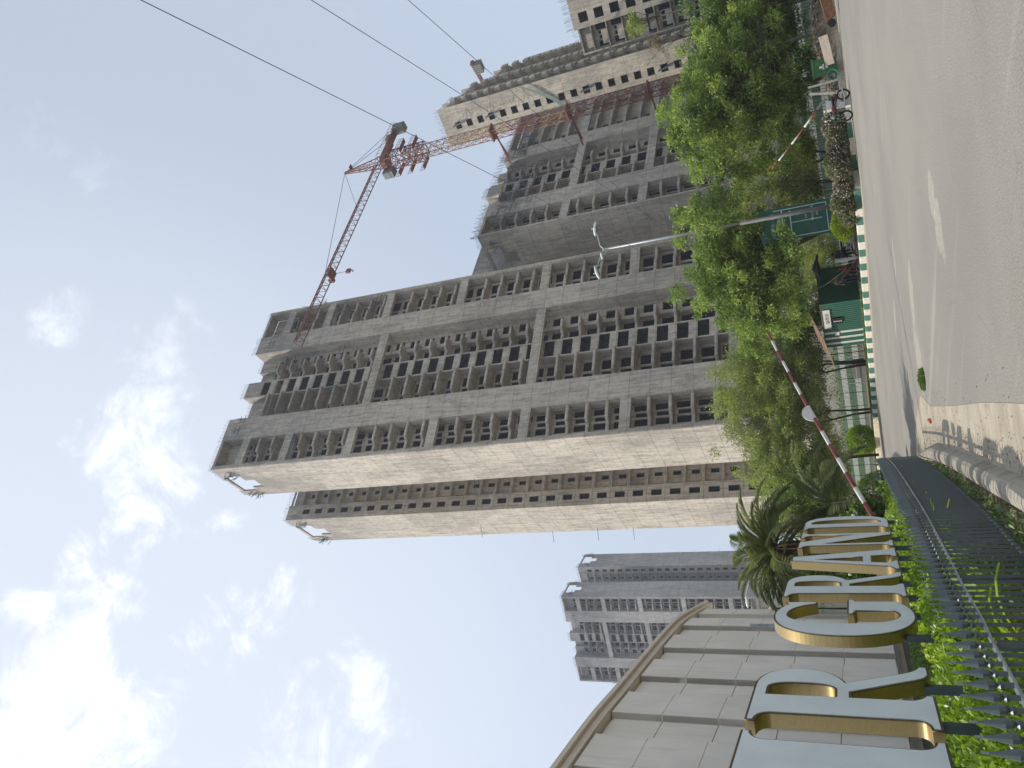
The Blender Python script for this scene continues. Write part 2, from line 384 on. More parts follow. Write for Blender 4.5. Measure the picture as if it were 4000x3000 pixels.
def thing(name, label, cat, loc=(0, 0, 0), rz=0, group=None):
    o = bpy.data.objects.new(name, None); C.objects.link(o); o.location = loc; o.rotation_euler = (0, 0, rz); o.empty_display_size = .3
    return tag(o, label, cat, group)
def struct(o): o['kind'] = 'structure'; return o
def pol(az, D, z=0): return (D * math.sin(R(az)), D * math.cos(R(az)), z)
def copy_tree(o, parent=None):
    c = o.copy(); C.objects.link(c); c.parent = parent
    for ch in list(o.children): copy_tree(ch, c)
    return c
def from_arrays(name, co, quads, mat, parent=None, mats=None, mi=None):
    me = bpy.data.meshes.new(name); n = len(co); k = quads.shape[1]
    me.vertices.add(n); me.vertices.foreach_set('co', co.astype(np.float32).ravel())
    me.loops.add(quads.size); me.loops.foreach_set('vertex_index', quads.astype(np.int32).ravel())
    me.polygons.add(len(quads)); me.polygons.foreach_set('loop_start', np.arange(0, quads.size, k, dtype=np.int32))
    me.update(calc_edges=True)
    for mt in (mats or [mat]): me.materials.append(MT[mt])
    if mi is not None: me.polygons.foreach_set('material_index', mi.astype(np.int32))
    o = bpy.data.objects.new(name, me); C.objects.link(o)
    if parent: o.parent = parent
    return o
RG = np.random.default_rng(11)
def leafco(cen, size, aspect=.45, droop=0.0, updir=.0, out=None):
    n = len(cen); u = RG.normal(size=(n, 3))
    if out is not None: u = u + out * 1.2
    u[:, 2] -= droop; u /= np.linalg.norm(u, axis=1)[:, None]
    w = RG.normal(size=(n, 3)); w[:, 2] += updir; v = np.cross(u, w); v /= (np.linalg.norm(v, axis=1)[:, None] + 1e-9)
    s = (size * RG.uniform(.6, 1.3, n))[:, None]; u = u * s; v = v * s * aspect
    co = np.stack([cen - u * .5, cen + v * .5, cen + u * .5, cen - v * .5], 1).reshape(-1, 3)
    return co, np.arange(4 * n).reshape(-1, 4)
def clump_points(cl, per):
    P = []; O = []
    for (x, y, z, r) in cl:
        n = max(6, int(per * r * r)); d = RG.normal(size=(n, 3)); d /= np.linalg.norm(d, axis=1)[:, None]
        ph = RG.uniform(0, 6.28, 3); rad = r * RG.uniform(.2, 1.0, n) ** .55 * (1.05 + .42 * np.sin(d[:, 0] * 5 + ph[0]) * np.sin(d[:, 1] * 5 + ph[1]) + .28 * np.sin(d[:, 2] * 9 + ph[2])); P.append(np.array([x, y, z]) + d * rad[:, None] * np.array([1, 1, .8])); O.append(d)
    return np.concatenate(P), np.concatenate(O)
def crown_clumps(c, rx, ry, rz, n, r0, r1, shell=.55, flat=0):
    out = []
    for i in range(n):
        d = RG.normal(size=3); d /= np.linalg.norm(d)
        k = RG.uniform(shell, 1.0)
        lump = 1 + .16 * math.sin(3.1 * d[0] + 2.3 * d[2] * 2 + c[0]) + .12 * math.sin(5 * d[1] + 4 * d[2])
        z = d[2] * rz * k * lump
        if z < -rz * .55: z = -rz * .55 - RG.uniform(0, .15) * rz
        out.append((c[0] + d[0] * rx * k * lump, c[1] + d[1] * ry * k * lump, c[2] + z, RG.uniform(r0, r1)))
    return out

# ------------------------------------------------------------------ ground
b = MB(); b.add([(-1500, -300, 0), (1500, -300, 0), (1500, 2500, 0), (-1500, 2500, 0)], [(0, 1, 2, 3)])
struct(b.build('ground', 'road'))
KERB = [(40.0, 52.5), (17.9, 47.2), (13.1, 45.4), (11.0, 43.9), (9.5, 43.3), (7.7, 42.7), (6.9, 43.6), (5.0, 46.3), (2.4, 50.1), (-.9, 55.2), (-4.9, 61.2), (-9.3, 67.6), (-14, 74.4), (-30, 97)]
def offset(path, d):
    o = []
    for i, p in enumerate(path):
        a = Vector(path[max(i - 1, 0)]); c = Vector(path[min(i + 1, len(path) - 1)]); t = (c - a).normalized()
        o.append((p[0] + t.y * d, p[1] - t.x * d))
    return o
def resample(path, step):
    out = [Vector(path[0])]; acc = 0
    for i in range(len(path) - 1):
        a = Vector(path[i]); c = Vector(path[i + 1]); L = (c - a).length; t = step - acc
        while t <= L: out.append(a + (c - a) * t / L); t += step
        acc = L - (t - step)
    return out
def strip(path, prof, mats, name, mat_of=None):
    b = MB(); n = len(prof); lays = [offset([tuple(q) for q in path], d) for d, z in prof]
    for i in range(len(path) - 1):
        b.cm = mat_of(i) if mat_of else 0
        for k in range(n - 1):
            z0, z1 = prof[k][1], prof[k + 1][1]
            A, B = lays[k], lays[k + 1]
            b.add([(*A[i], z0), (*A[i + 1], z0), (*B[i + 1], z1), (*B[i], z1)], [(3, 2, 1, 0)])
    return b.build(name, mats)
V2 = lambda pts: [(p[0], p[1]) for p in pts]
kp = V2(resample(KERB, .15))
# verge behind the kerb
vb = MB(); inner = offset(kp, .12)
for i in range(len(kp) - 1):
    a, c = inner[i], inner[i + 1]; vb.add([(*a, .31), (*c, .31), (c[0] + 30, c[1] + 90, .34), (a[0] + 30, a[1] + 90, .34)], [(0, 1, 2, 3)][::-1])
struct(vb.build('verge', 'soil'))
def kmat(i):
    x, y = kp[i]; s = i * .15
    if y > 62.4 and x < 0: return 2
    if x > 12.2: return 2
    return int(s / 1.0) % 2 if x > 7.0 else int(s / .62) % 2
struct(strip(kp, [(-.0, 0), (.01, .30), (.05, .34), (.30, .34), (.31, .1)], ['kerb_green', 'kerb_white', 'kerb_cream'], 'kerb', kmat))
struct(strip(kp, [(-1.6, .004), (0, .004)], 'road_dust', 'dust_strip'))
# flowing worn concrete patches on the carriageway
def patch(name, pts, z, mat):
    b = MB(); b.add([(x, y, z) for x, y in pts], [tuple(range(len(pts)))]); o = b.build(name, mat)
    if o.data.polygons[0].normal.z < 0: o.data.flip_normals()
    return struct(o)
def blobpath(pts, w, seed, n=26):
    rr = random.Random(seed); L = []; Rr = []
    rp = resample(pts, sum((Vector(pts[i + 1]) - Vector(pts[i])).length for i in range(len(pts) - 1)) / n)
    for i, q in enumerate(rp):
        a = rp[max(i - 1, 0)]; c = rp[min(i + 1, len(rp) - 1)]; t = (c - a).normalized(); k = math.sin(math.pi * (i + .3) / (len(rp) + .2)) ** .5
        L.append((q.x - t.y * w * k * rr.uniform(.5, 1.2), q.y + t.x * w * k * rr.uniform(.5, 1.2))); Rr.append((q.x + t.y * w * k * rr.uniform(.5, 1.2), q.y - t.x * w * k * rr.uniform(.5, 1.2)))
    return L + Rr[::-1]
def gp(X, Y, z=0):
    q = Vector((X - 2000, Y - 1500)); ex = Vector((-.99254, .12188)); er = Vector((-.12188, -.99254))
    v = fw * 3000 + rt * q.dot(er) + upv * q.dot(ex); t = (z - 1.55) / v.z; return (v.x * t, v.y * t)
# near side: pavement, rounded kerb, planting bed
PAV = [gp(3545, 1500), gp(3600, 1480), gp(3619, 1500), gp(3636, 1590), gp(3720, 1586), gp(3851, 1581), gp(4000, 1590)]
NEAR = [(-7.5, 24.6), (-5.2, 23.9), (-3.7, 23.2), (-3.02, 22.2), (-2.75, 20.6), (-2.45, 18.8), (-2.12, 15.6), (-1.88, 12.6), (-1.76, 11.0), (-1.62, 9.3), (-1.45, 7.2), (-1.28, 5), (-1.15, 3), (-1.05, -3)]
b = MB(); pts = [(-.35, -3), (-.5, 3), (-.65, 6), (-.82, 9.1), (-.98, 11.5), (-1.3, 15.1), (-1.62, 19.2), (-1.5, 21.5), (-2.2, 23.6), (-3.0, 25.0), (-4.2, 26.2), (-8, 27.4), (-8, 24.0), (-5.2, 23.2), (-3.9, 22.6), (-3.3, 21.4), (-2.9, 19.0), (-2.5, 15.6), (-2.2, 12.6), (-1.95, 9.3), (-1.7, 5), (-1.4, -3)]
patch('pavement', pts, .006, 'pavement')
npth = V2(resample(NEAR[::-1], .25))
struct(strip(npth, [(0.02, 0), (-.005, .09), (-.03, .155), (-.08, .19), (-.17, .20), (-.25, .175), (-.30, .11), (-.31, .0)], 'kerb_concrete', 'near_kerb'))
ins = offset(npth, -.29); b = MB()
for i in range(len(ins) - 1): b.add([(*ins[i], .07), (*ins[i + 1], .07), (ins[i + 1][0] - 14, ins[i + 1][1] + 3, .16), (ins[i][0] - 14, ins[i][1] + 3, .16)], [(0, 1, 2, 3)])
struct(b.build('planting_bed', 'soil'))
# grass on the verge
n = 26000; t = RG.uniform(0, 1, n); ks = np.array(offset(kp, .34)); idx = RG.uniform(0, len(ks) - 2, n); i0 = idx.astype(int)
base = ks[i0] + (ks[i0 + 1] - ks[i0]) * (idx - i0)[:, None]; w = RG.uniform(0, 1.9, n) ** 1.0
cen = np.zeros((n, 3)); cen[:, 0] = base[:, 0] + .82 * w; cen[:, 1] = base[:, 1] + .57 * w; cen[:, 2] = .37
keep = base[:, 0] < 2.2; cen = cen[keep]
co, qd = leafco(cen, .17, .35, droop=-1.5); g_ = from_arrays('grass', co, qd, 'grass_green'); tag(g_, kind='stuff')

# ------------------------------------------------------------------ unfinished towers
def wall_s(b, s0, s1, z0, z1, t0, th, holes):
    """wall in the plane t=t0 (thickness th inward) between s0..s1 with rectangular holes [(a0,a1,h0,h1)] sharing one column layout"""
    if not holes: b.box(s0, s1, t0, t0 + th, z0, z1); return
    cols = {}
    for a0, a1, h0, h1 in holes: cols.setdefault((a0, a1), []).append((h0, h1))
    x = s0
    for (a0, a1) in sorted(cols):
        if a0 > x: b.box(x, a0, t0, t0 + th, z0, z1)
        zz = z0
        for h0, h1 in sorted(cols[(a0, a1)]):
            if h0 > zz: b.box(a0, a1, t0, t0 + th, zz, h0)
            zz = h1
        if zz < z1: b.box(a0, a1, t0, t0 + th, zz, z1)
        x = a1
    if x < s1: b.box(x, s1, t0, t0 + th, z0, z1)
def unlit_room(w, h, d, th=.0):                        # an open-fronted recess (outer edges at 0..w, 0..h, depth d)
    b = MB(); e = .02
    v = [(-e, 0, -e), (w + e, 0, -e), (w + e, d, -e), (-e, d, -e), (-e, 0, h + e), (w + e, 0, h + e), (w + e, d, h + e), (-e, d, h + e)]
    b.add(v, [(0, 1, 2, 3), (7, 6, 5, 4), (1, 5, 6, 2), (3, 2, 6, 7), (0, 3, 7, 4)]); return b
class Units:
    """repeated parts of one tower: the ones that show largest become parts, the rest one part"""
    def __init__(s, root, mirror, zref): s.root = root; s.mir = mirror; s.zref = zref; s.d = {}
    def put(s, name, key, mk, mats, x, y, z):
        s.d.setdefault(name, []).append((key, mk, mats, x, y, z))
    def flush(s, cap=100):
        for name, L in s.d.items():
            L.sort(key=lambda u: abs(u[5] - s.zref)); cache = {}; rest = MB(); rm = None
            for i, (key, mk, mats, x, y, z) in enumerate(L):
                if key not in cache: cache[key] = (mk(), None)
                g, me = cache[key]
                if i < cap:
                    if me is None: me = g.mesh(name, mats, s.mir); cache[key] = (g, me)
                    o = bpy.data.objects.new(name, me); C.objects.link(o); o.parent = s.root; o.location = ((-x if s.mir else x), y, z)
                else: rest.merge(g, z, x, y); rm = mats
            if rest.v:
                o = rest.build(name, rm, s.root, s.mir); o['kind'] = 'stuff'
def rebar_rows(b, pts, h, step=.42, lean=.12):
    for i in range(len(pts) - 1):
        a = Vector(pts[i]); c = Vector(pts[i + 1]); L = (c - a).length; n = max(1, int(L / step))
        for k in range(n + 1):
            q = a + (c - a) * (k / n); hh = h * random.uniform(.7, 1.15)
            b.bar(q, q + Vector((random.uniform(-lean, lean), random.uniform(-lean, lean), hh)), .035)
def scaff(b, x, y, z, w=1.6, h=1.7):
    r = random.Random(int(x * 31 + z * 7))
    for i in range(5):
        q = Vector((x + r.uniform(-w, w) * .5, y - r.uniform(.2, .9), z + r.uniform(-.4, .6)))
        b.bar(q, q + Vector((r.uniform(-.7, .7), r.uniform(-.6, .2), r.uniform(.3, h))), .06)
    b.bar((x - w / 2, y - .7, z), (x + w / 2, y - .7, z + .1), .07); b.bar((x - w / 2, y - .8, z + .9), (x + w / 2, y - .75, z + 1.0), .07)

def h_tower(label, loc, rz, H, bands, beams, conc, mirror=False, zref=50, zmin=12, wing2=True, sright=35.0, Hc=None, Hr=None):
    root = thing('unfinished_tower', label, 'building', loc, rz)
    U = Units(root, mirror, zref); Hc = Hc or H; Hr = Hr or H
    FL = 3.0; nfl = int(H / FL)
    wal = MB()
    bset = [z for z in bands]
    def inband(z): return any(q - 1.0 < z < q + 1.7 for q in bset)
    WOP = 'window_opening'
    def win(s, t, z, w, h, d=2.2): U.put(WOP, (w, h, d), lambda: unlit_room(w, h, d), 'unlit_room', s, t, z)
    def bay(s0, s1, t0, tb, holes, kinkleft, side):
        # bands
        for z in bset: U.put('transfer_beam', ('tb', s0), (lambda: MB().box(s0, s1, t0 - .003, t0 + .6, 0, 1.55)), conc, 0, 0, z)
        hs = []
        for k in range(int(zmin / FL), nfl):
            z = k * FL
            for (a0, a1, h0, h1) in holes:
                if z + h1 < H - .5: hs.append((a0, a1, z + h0, z + h1))
        wall_s(wal, s0, s1, 0, H - .5, tb, .25, hs)
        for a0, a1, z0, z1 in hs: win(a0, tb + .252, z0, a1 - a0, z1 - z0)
        for k in range(int(zmin / FL), nfl):
            z = k * FL
            if inband(z) and any(q - .8 < z < q + 1.6 for q in bset): continue
            if kinkleft:
                pts = [(s0, t0 + .95), (s0 + .38 * (s1 - s0), t0 + .95), (s0 + .50 * (s1 - s0), t0 + .22), (s1, t0 + .22), (s1, tb), (s0, tb)]
            else:
                pts = [(s0, t0 + .22), (s0 + .5 * (s1 - s0), t0 + .22), (s0 + .5 * (s1 - s0), t0 + .55), (s1, t0 + .55), (s1, tb), (s0, tb)]
            def mk(pts=pts):
                b = MB(); b.prism(pts, -.09, .09)
                m = len(pts) - 2
                for i in range(m - 1):            # upstand along the free edge
                    a, c = pts[i], pts[i + 1]; d = Vector((c[0] - a[0], c[1] - a[1], 0)); nn = Vector((-d.y, d.x, 0)).normalized() * .05
                    b.bar((a[0] + nn.x, a[1] + nn.y, .22), (c[0] + nn.x, c[1] + nn.y, .22), .10, .26)
                return b
            U.put('balcony', ('b', s0, kinkleft), mk, conc, 0, 0, z)
    def plain(s0, s1, t0, t1, z1): wal.box(s0, s1, t0, t1, 0, z1)
    # end columns and plain piers of the front
    plain(0, .70, 0, 1.95, H)
    plain(5.8, 10.2, 0, 1.95, H)
    bay(.70, 5.8, 0, 2.1, [(2.2, 3.3, .35, 2.6), (3.6, 4.35, .5, 2.45), (4.6, 5.7, .3, 2.7)], True, 1)
    e1 = 24.8
    plain(e1, 28.8, 0, 1.95, H); plain(sright - .75, sright, 0, 1.95, H)
    bay(28.8, sright - .75, 0, 2.1, [(30.3, 31.3, .5, 2.5), (31.7, 33.7, .3, 2.65)], False, -1)
    # recess walls
    plain(8.9, 10.2, 1.95, 3.6, H); plain(e1, 26, 1.95, 3.6, H)
    hs = []; h2 = []; h3 = []
    for k in range(int(zmin / FL), int(Hc / FL)):
        z = k * FL
        for a0, a1, q0, q1 in ((12.4, 13.4, .4, 2.6), (13.75, 15.5, .3, 2.7), (20.7, 22.1, .3, 2.65)): hs.append((a0, a1, z + q0, z + q1))
        h2.append((22.8, 24.4, z + .5, z + 2.35))
        h3.append((16.25, 19.15, z + 1.15, z + 2.86))
    wall_s(wal, 10.2, 22.4, 0, Hc, 3.6, .25, hs); wall_s(wal, 22.4, e1, 0, Hc, 2.7, .25, h2); plain(22.15, 22.4, 2.7, 3.6, Hc)
    wall_s(wal, 16.0, 19.4, 0, Hc + .8, 1.8, .16, h3)
    wal.box(16.0, 16.16, 1.96, 3.6, 0, Hc + .8); wal.box(19.24, 19.4, 1.96, 3.6, 0, Hc + .8)
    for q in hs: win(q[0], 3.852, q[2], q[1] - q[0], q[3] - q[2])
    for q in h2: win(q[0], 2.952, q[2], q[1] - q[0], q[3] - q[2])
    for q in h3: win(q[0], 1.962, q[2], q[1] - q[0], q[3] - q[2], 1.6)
    for k in range(int(zmin / FL), int(Hc / FL)):
        z = k * FL
        if any(abs(z - q) < 1.2 for q in beams): continue
        P1 = [(10.2, 2.3), (11.2, 2.3), (12.0, 1.15), (16.0, 1.15), (16.0, 3.6), (10.2, 3.6)]
        P2 = [(19.4, 1.9), (20.4, 1.9), (21.0, 1.1), (22.9, 1.1), (22.9, 2.7), (22.15, 2.7), (22.15, 3.6), (19.4, 3.6)]
        for key, P in (('c1', P1), ('c2', P2)):
            def mk(P=P):
                b = MB(); b.prism(P, -.09, .09)
                for i in range(3):
                    a, c = P[i], P[i + 1]; d = Vector((c[0] - a[0], c[1] - a[1], 0)); nn = Vector((-d.y, d.x, 0)).normalized() * .05
                    b.bar((a[0] + nn.x, a[1] + nn.y, .2), (c[0] + nn.x, c[1] + nn.y, .2), .10, .24)
                return b
            U.put('balcony', key, mk, conc, 0, 0, z)
    for z in beams: U.put('transfer_beam', 'cb', (lambda: MB().box(10.2, e1, .12, .75, 0, 1.6)), conc, 0, 0, z)
    # body: solid inner mass, flanks, back
    TD = 10.2
    wal.box(.28, sright - .28, 6.6, TD - .3, 0, min(H, Hr) - 6.3)
    # left flank (the plain sunlit end wall)
    top = H
    def flank(t0):
        wal.box(0, .28, t0 + .25 if t0 else 1.95, t0 + TD, 0, top - 6.0); s_ = t0 + .25 if t0 else 1.95
        wal.box(0, .28, s_, t0 + 3.0, top - 6, top); wal.box(0, .28, t0 + 3.0, t0 + 8.4, top - .6, top); wal.box(0, .28, t0 + 8.4, t0 + TD, top - 6, top)
        wal.box(0, .28, t0 + 3.0, t0 + 4.6, top - 6, top - 4.0); wal.box(0, .28, t0 + 7.2, t0 + 8.4, top - 6, top - 3.6)
        wal.box(2.6, 2.9, t0 + 4.2, t0 + 8.2, top - 6, top - 2.0)
    flank(0)
    wal.box(.3, sright, 1.96, TD, top - 6.2, top - 6.0); wal.box(6, sright, 6.5, TD, top - 6.0, top - 2.8)
    wal.box(5.85, 6.1, 2.0, 6.4, top - 6.0, top - .5)
    wal.box(sright - .28, sright, 1.95, TD, 0, top); wal.box(.28, sright - .28, TD - .28, TD, 0, top - 6.2)
    wal.box(.7, 5.8, .05, .5, top - .5, top); wal.box(28.8, sright - .75, .05, .5, top - .5, top)
    wal.box(.7, 5.8, .503, 2.1, top - .4, top - .1); wal.box(28.8, sright - .75, .503, 2.1, top - .4, top - .1)
    wal.box(.28, 10.0, 1.96, 2.2, top - .5, top); wal.box(.06, .34, -.10, 0, 0, top); wal.box(sright - .5, sright - .2, -.10, 0, 0, top)
    # courtyard link and rear wing
    wal.box(8.4, 30, TD, 21.2, 0, H - 6.3)
    if wing2:
        t2 = 21.3
        hw = [(1.1, 2.15, k * FL + .55, k * FL + 2.25) for k in range(int(zmin / FL), nfl)]
        wall_s(wal, 0, 2.7, 0, H, t2, .25, hw)
        for q in hw: win(q[0], t2 + .252, q[2], 1.05, 1.7)
        wal.box(2.7, 2.95, t2 - .12, t2 + 1.2, 0, H); wal.box(6.9, 8.4, t2 - .12, t2 + 1.2, 0, H)
        hw = []
        for k in range(int(zmin / FL), nfl): hw += [(3.35, 3.6, k * FL + .6, k * FL + 2.3), (4.9, 5.7, k * FL + .75, k * FL + 2.05)]
        wall_s(wal, 2.95, 6.9, 0, H - .2, t2 + .95, .25, hw)
        for q in hw: win(q[0], t2 + 1.202, q[2], q[1] - q[0], q[3] - q[2])
        for k in range(int(zmin / FL), nfl + 1):
            U.put('floor_slab', 'fs', (lambda: MB().box(2.95, 6.9, t2 - .06, t2 + .948, -.2, .2)), conc, 0, 0, k * FL)
        wal.box(.28, 6.8, t2 + 3.6, t2 + TD - .3, 0, H - 6.3); wal.box(6.9, 30, t2 + 1.2, t2 + TD, 0, H - 6.4)
        flank(t2)
        wal.box(.3, 6.9, t2 + 1.3, t2 + TD, top - 6.2, top - 6.0); wal.box(.28, 7, t2 + TD - .28, t2 + TD, 0, top - 6.2)
        wal.box(4.4, 4.7, t2 + 2, t2 + 6, top - 6.0, top - .6); wal.box(.3, 6.9, t2 + .3, t2 + .5, top - .4, top)
    # shutters pieces, rebar, scaffold
    rb = MB(); z = top - .02
    rebar_rows(rb, [(0.05, 0.1, z), (5.8, .1, z), (10.1, .1, z)], 1.0, .3, .05)
    rebar_rows(rb, [(10.2, 3.65, Hc - .02), (15.9, 3.65, Hc - .02)], .9, .3, .05); rebar_rows(rb, [(16.05, 1.85, Hc + .78), (19.3, 1.85, Hc + .78)], 1.1, .25, .05)
    rebar_rows(rb, [(22.4, 2.75, Hc - .02), (24.8, 2.75, Hc - .02)], .9, .3, .05); rebar_rows(rb, [(24.9, .1, z), (28.7, .1, z)], 1.1, .22, .05); rebar_rows(rb, [(28.9, .2, z), (sright - .1, .2, z)], .8, .4, .05)
    rebar_rows(rb, [(.12, .3, z), (.12, 4.3, z)], 1.0, .25, .05); rebar_rows(rb, [(.12, 4.6, z), (.12, 8.2, z)], .6, .8, .05); rebar_rows(rb, [(.12, 8.5, z), (.12, 10.1, z)], 1.0, .2, .05)
    if wing2:
        rebar_rows(rb, [(.1, 21.4, z), (2.6, 21.4, z), (6.8, 21.4, z)], 1.0, .3, .05); rebar_rows(rb, [(.12, 21.5, z), (.12, 24.4, z)], 1.0, .25, .05); rebar_rows(rb, [(.12, 30.0, z), (.12, 31.4, z)], 1.0, .2, .05)
    rb.build('rebar', 'rebar', root, mirror)
    sc = MB()
    for (x, y, zz) in ((7.2, 0, top - 4), (9.3, 0, top - 4.5), (2.5, .2, top - 12), (3.5, .2, top - 13), (26.5, 0, top - 4.5), (28.2, 0, top - 5), (33, 0, top - 10), (13, 1.4, top - 16), (21, 1.4, top - 17), (31, .1, top - 3), (34.5, 0, top - 14), (23.4, 2.2, top - 9)):
        if x < sright: scaff(sc, x, y, zz); sc.build('scaffolding', 'scaffold', root, mirror); sc = MB()
    if wing2:
        for (x, y, zz) in ((3.2, -.1, top - 18), (12.8, 1.2, top - 9), (14.5, 1.3, top - 22), (20.8, 1.3, top - 12), (31.5, 0, top - 20), (32.5, 0, top - 27), (2.0, 0, top - 24), (23.5, 2.2, top - 20)): scaff(sc, x, y, zz, 2.6, 2.6); sc.build('scaffolding', 'scaffold', root, mirror); sc = MB()
    for (tt) in (1.6, 2.6, 8.9, 9.8) + ((22.6, 23.6, 30.0, 31.0) if wing2 else ()):
        for i in range(9):
            q = Vector((-.1, tt + random.uniform(-.6, .6), top - random.uniform(2.2, 4.2))); sc.bar(q, q + Vector((random.uniform(-.9, -.1), random.uniform(-.7, .7), random.uniform(-.2, 1.3))), .07)
    for tt, zz in ((10.1, .55), (31.4, .5), (31.2, .42), (31.4, .36), (28, .62)):
        if tt < 15 or wing2: sc.bar((-.05, tt - .6, top * zz), (-1.6, tt + .9, top * zz + .1), .06)
    sc.build('scaffolding', 'scaffold', root, mirror)
    wal.build('wall', conc, root, mirror)
    U.flush(); return root

BANDS = [14.9, 29.6, 44.8, 60.4, 75.6, 88.8, 98.2]
MAIN = h_tower('tallest raw concrete tower in the middle, sunlit blank end wall above the barrier arm', (-8.491, 101.165, 0), R(36), 104.9, BANDS, [14.6, 44.7, 74.6], 'concrete', zref=48)
FAR = h_tower('distant raw concrete tower standing above the curved beige wall', pol(-16.95, 268), R(-14), 104.9, BANDS, [44.7, 74.6, 90], 'concrete_far', mirror=True, zref=60, zmin=39)
MID = h_tower('lower raw concrete tower with shaded blank end wall behind the street lamp', pol(12.13, 131), R(44.5), 61.0, [14.9, 29.4, 43.6], [28.9, 43.2], 'concrete_mid', zref=40, wing2=False, sright=42.5, Hc=63.0)
# formwork and half-built top of the lower tower
for (x0, x1, y, z0, z1) in ((6.0, 9.8, -.12, 58.2, 60.6), (16.0, 19.5, 1.62, 60.6, 63.4), (24.9, 28.6, -.12, 56.5, 60.8), (22.5, 24.7, 2.5, 60.5, 63.0)):
    k = 0; fwk = MB()
    while x0 + k * .42 < x1:
        fwk.box(x0 + k * .42, min(x0 + k * .42 + .38, x1), y, y + .06, z0, z1); k += 1
    for zz in np.arange(z0 + .2, z1, .45): fwk.box(x0, x1, y - .05, y, zz, zz + .07)
    fwk.build('formwork', 'formwork', MID)
for i in range(34): sc = MB(); scaff(sc, random.uniform(1, 33), random.uniform(-.5, .6), random.uniform(50.5, 58.5), 2.2, 2.4); sc.build('scaffolding', 'scaffold', MID)
rb = MB()
for i in range(20):
    s0 = i * 1.7; rebar_rows(rb, [(s0, .2, 60.8), (s0 + 1.2, .2, 60.8)], 1.9, .3, .35)
rb.build('rebar', 'rebar', MID)
# rear storeys of the lower tower
w_ = MB(); w_.box(.4, 20, 9, 20, 0, 66.5); w_.box(0, .4, 10.3, 22, 0, 65.5); w_.build('rear_block', 'concrete_mid', MID)
nb = MB()
for i in range(14): nb.bar((4.0 - i * .28, -.25, 52 - 1.0 * i * .3), (4.0 - (i + 1) * .28, -.25, 52 - 1.0 * (i + 1) * .3 - i * .03), .05)
w_ = None

# right-hand tower: end wall with one window column, grazing balcony front
def right_tower():
    D = 181; ox, oy, _ = pol(22.22, D); rz = R(35)      # local x runs along the balcony front (compass 55-? deg), y to the left-back
    root = thing('unfinished_tower', 'raw concrete tower behind the crane mast with one column of windows', 'building', (ox, oy, 0), R(90 - 35))
    U = Units(root, False, 60); w = MB(); H = 85.9; conc = 'concrete_right'
    # flank: plane x=0, y 0..9 ; window column y 4.1..5.9
    hs = [(3.95, 5.65, k * 3.0 + .1, k * 3.0 + 1.65) for k in range(8, 28) if k * 3 < H - 2.5]
    wl = MB(); wall_s(wl, 0, 9.4, 0, H, 0, .3, hs)
    for v in wl.v: pass
    w.v = [(y, x, z) for x, y, z in wl.v]; w.f = [f[::-1] for f in wl.f]; w.m = wl.m[:]
    def rm():
        r = unlit_room(1.7, 1.55, 2.4); q = MB(); q.v = [(y, x, z) for x, y, z in r.v]; q.f = [f[::-1] for f in r.f]; q.m = r.m[:]; return q
    for a0, a1, z0, z1 in hs: U.put('window_opening', 'w', rm, 'unlit_room', .302, a0, z0)
    w.box(3.2, 26, 2.8, 9.1, 0, H - 6); w.box(.3, 3.2, 2.8, 3.1, 0, H - 1); w.box(.3, 3.2, 3.1, 9.1, H - 3.4, H - 3); w.box(.3, 26, 9.1, 9.4, 0, H - 3)
    # stepped balcony front along +x
    for i, (x0, x1, dh, yy) in enumerate(((.3, 4.2, 0, .1), (4.2, 8, -1, .9), (8, 12.5, -2.5, -.2), (12.5, 17, -5, .7), (17, 21.5, -9, -.4), (21.5, 26, -16, .5))):
        w.box(x0, x1, yy + 1.2, 2.8, 0, H + dh); w.box(x1 - .3, x1, yy - .1, yy + 1.2, 0, H + dh)
        for k in range(8, int((H + dh) / 3)):
            def mk(x0=x0, x1=x1, yy=yy):
                b = MB(); b.box(x0, x1 - .3, yy - .5, yy + 1.2, -.1, .1); b.box(x0 + .5, x1 - 1.6, yy - 1.35, yy - .5, -.1, 1.25); return b
            U.put('balcony', i, mk, conc, 0, 0, k * 3)
    rb = MB(); z = H; rebar_rows(rb, [(.15, .1, z), (.15, 9.2, z)], 1.3, .3, .3)
    for x in (1, 3, 5, 7, 9, 11): rebar_rows(rb, [(x, .5, z - .1), (x + .8, .5, z - .1)], 1.0, .3, .3)
    rb.build('rebar', 'rebar', root)
    sc = MB()
    for (yy, zz) in ((4.6, 74), (4.9, 50), (5, 32), (4.7, 83)): sc.bar((-.1, yy, zz), (-.3, yy - .5, zz - 3.2), .25); sc.bar((-.1, yy, zz), (-.9, yy, zz + .1), .2)
    for k in range(26): sc.bar((-.05, 1.0 + random.uniform(0, 3), 57 + k * .9), (-.5, 1.2 + random.uniform(0, 3), 57.2 + k * .9), .05)
    sc.build('scaffolding', 'scaffold', root)
    w.build('wall', conc, root); U.flush(); return root
right_tower()
# green safety net hanging on that wall
b = MB(); ox, oy, _ = pol(22.22, 181)
d_ = Vector((-math.cos(R(35)), math.sin(R(35)), 0)); nrm_ = Vector((-math.sin(R(35)), -math.cos(R(35)), 0))
rows = []
for i in range(9):
    t_ = i / 8; z = 64 - 9.5 * math.sin(t_ * 1.45) - 0.5 * t_; s_ = -.2 + 8.2 * t_ ** 1.1
    for w in (0, 1):
        rows.append(Vector((ox, oy, 0)) + d_ * s_ + nrm_ * (.35 + .15 * math.sin(i)) + Vector((0, 0, z + w * (.5 + .9 * math.sin(t_ * 3)))))
b.add([tuple(v) for v in rows], [(2 * i, 2 * i + 2, 2 * i + 3, 2 * i + 1) for i in range(8)])
tag(b.build('safety_net', 'net_green'), 'torn green safety net hanging on the blank wall beside the crane mast', 'net')

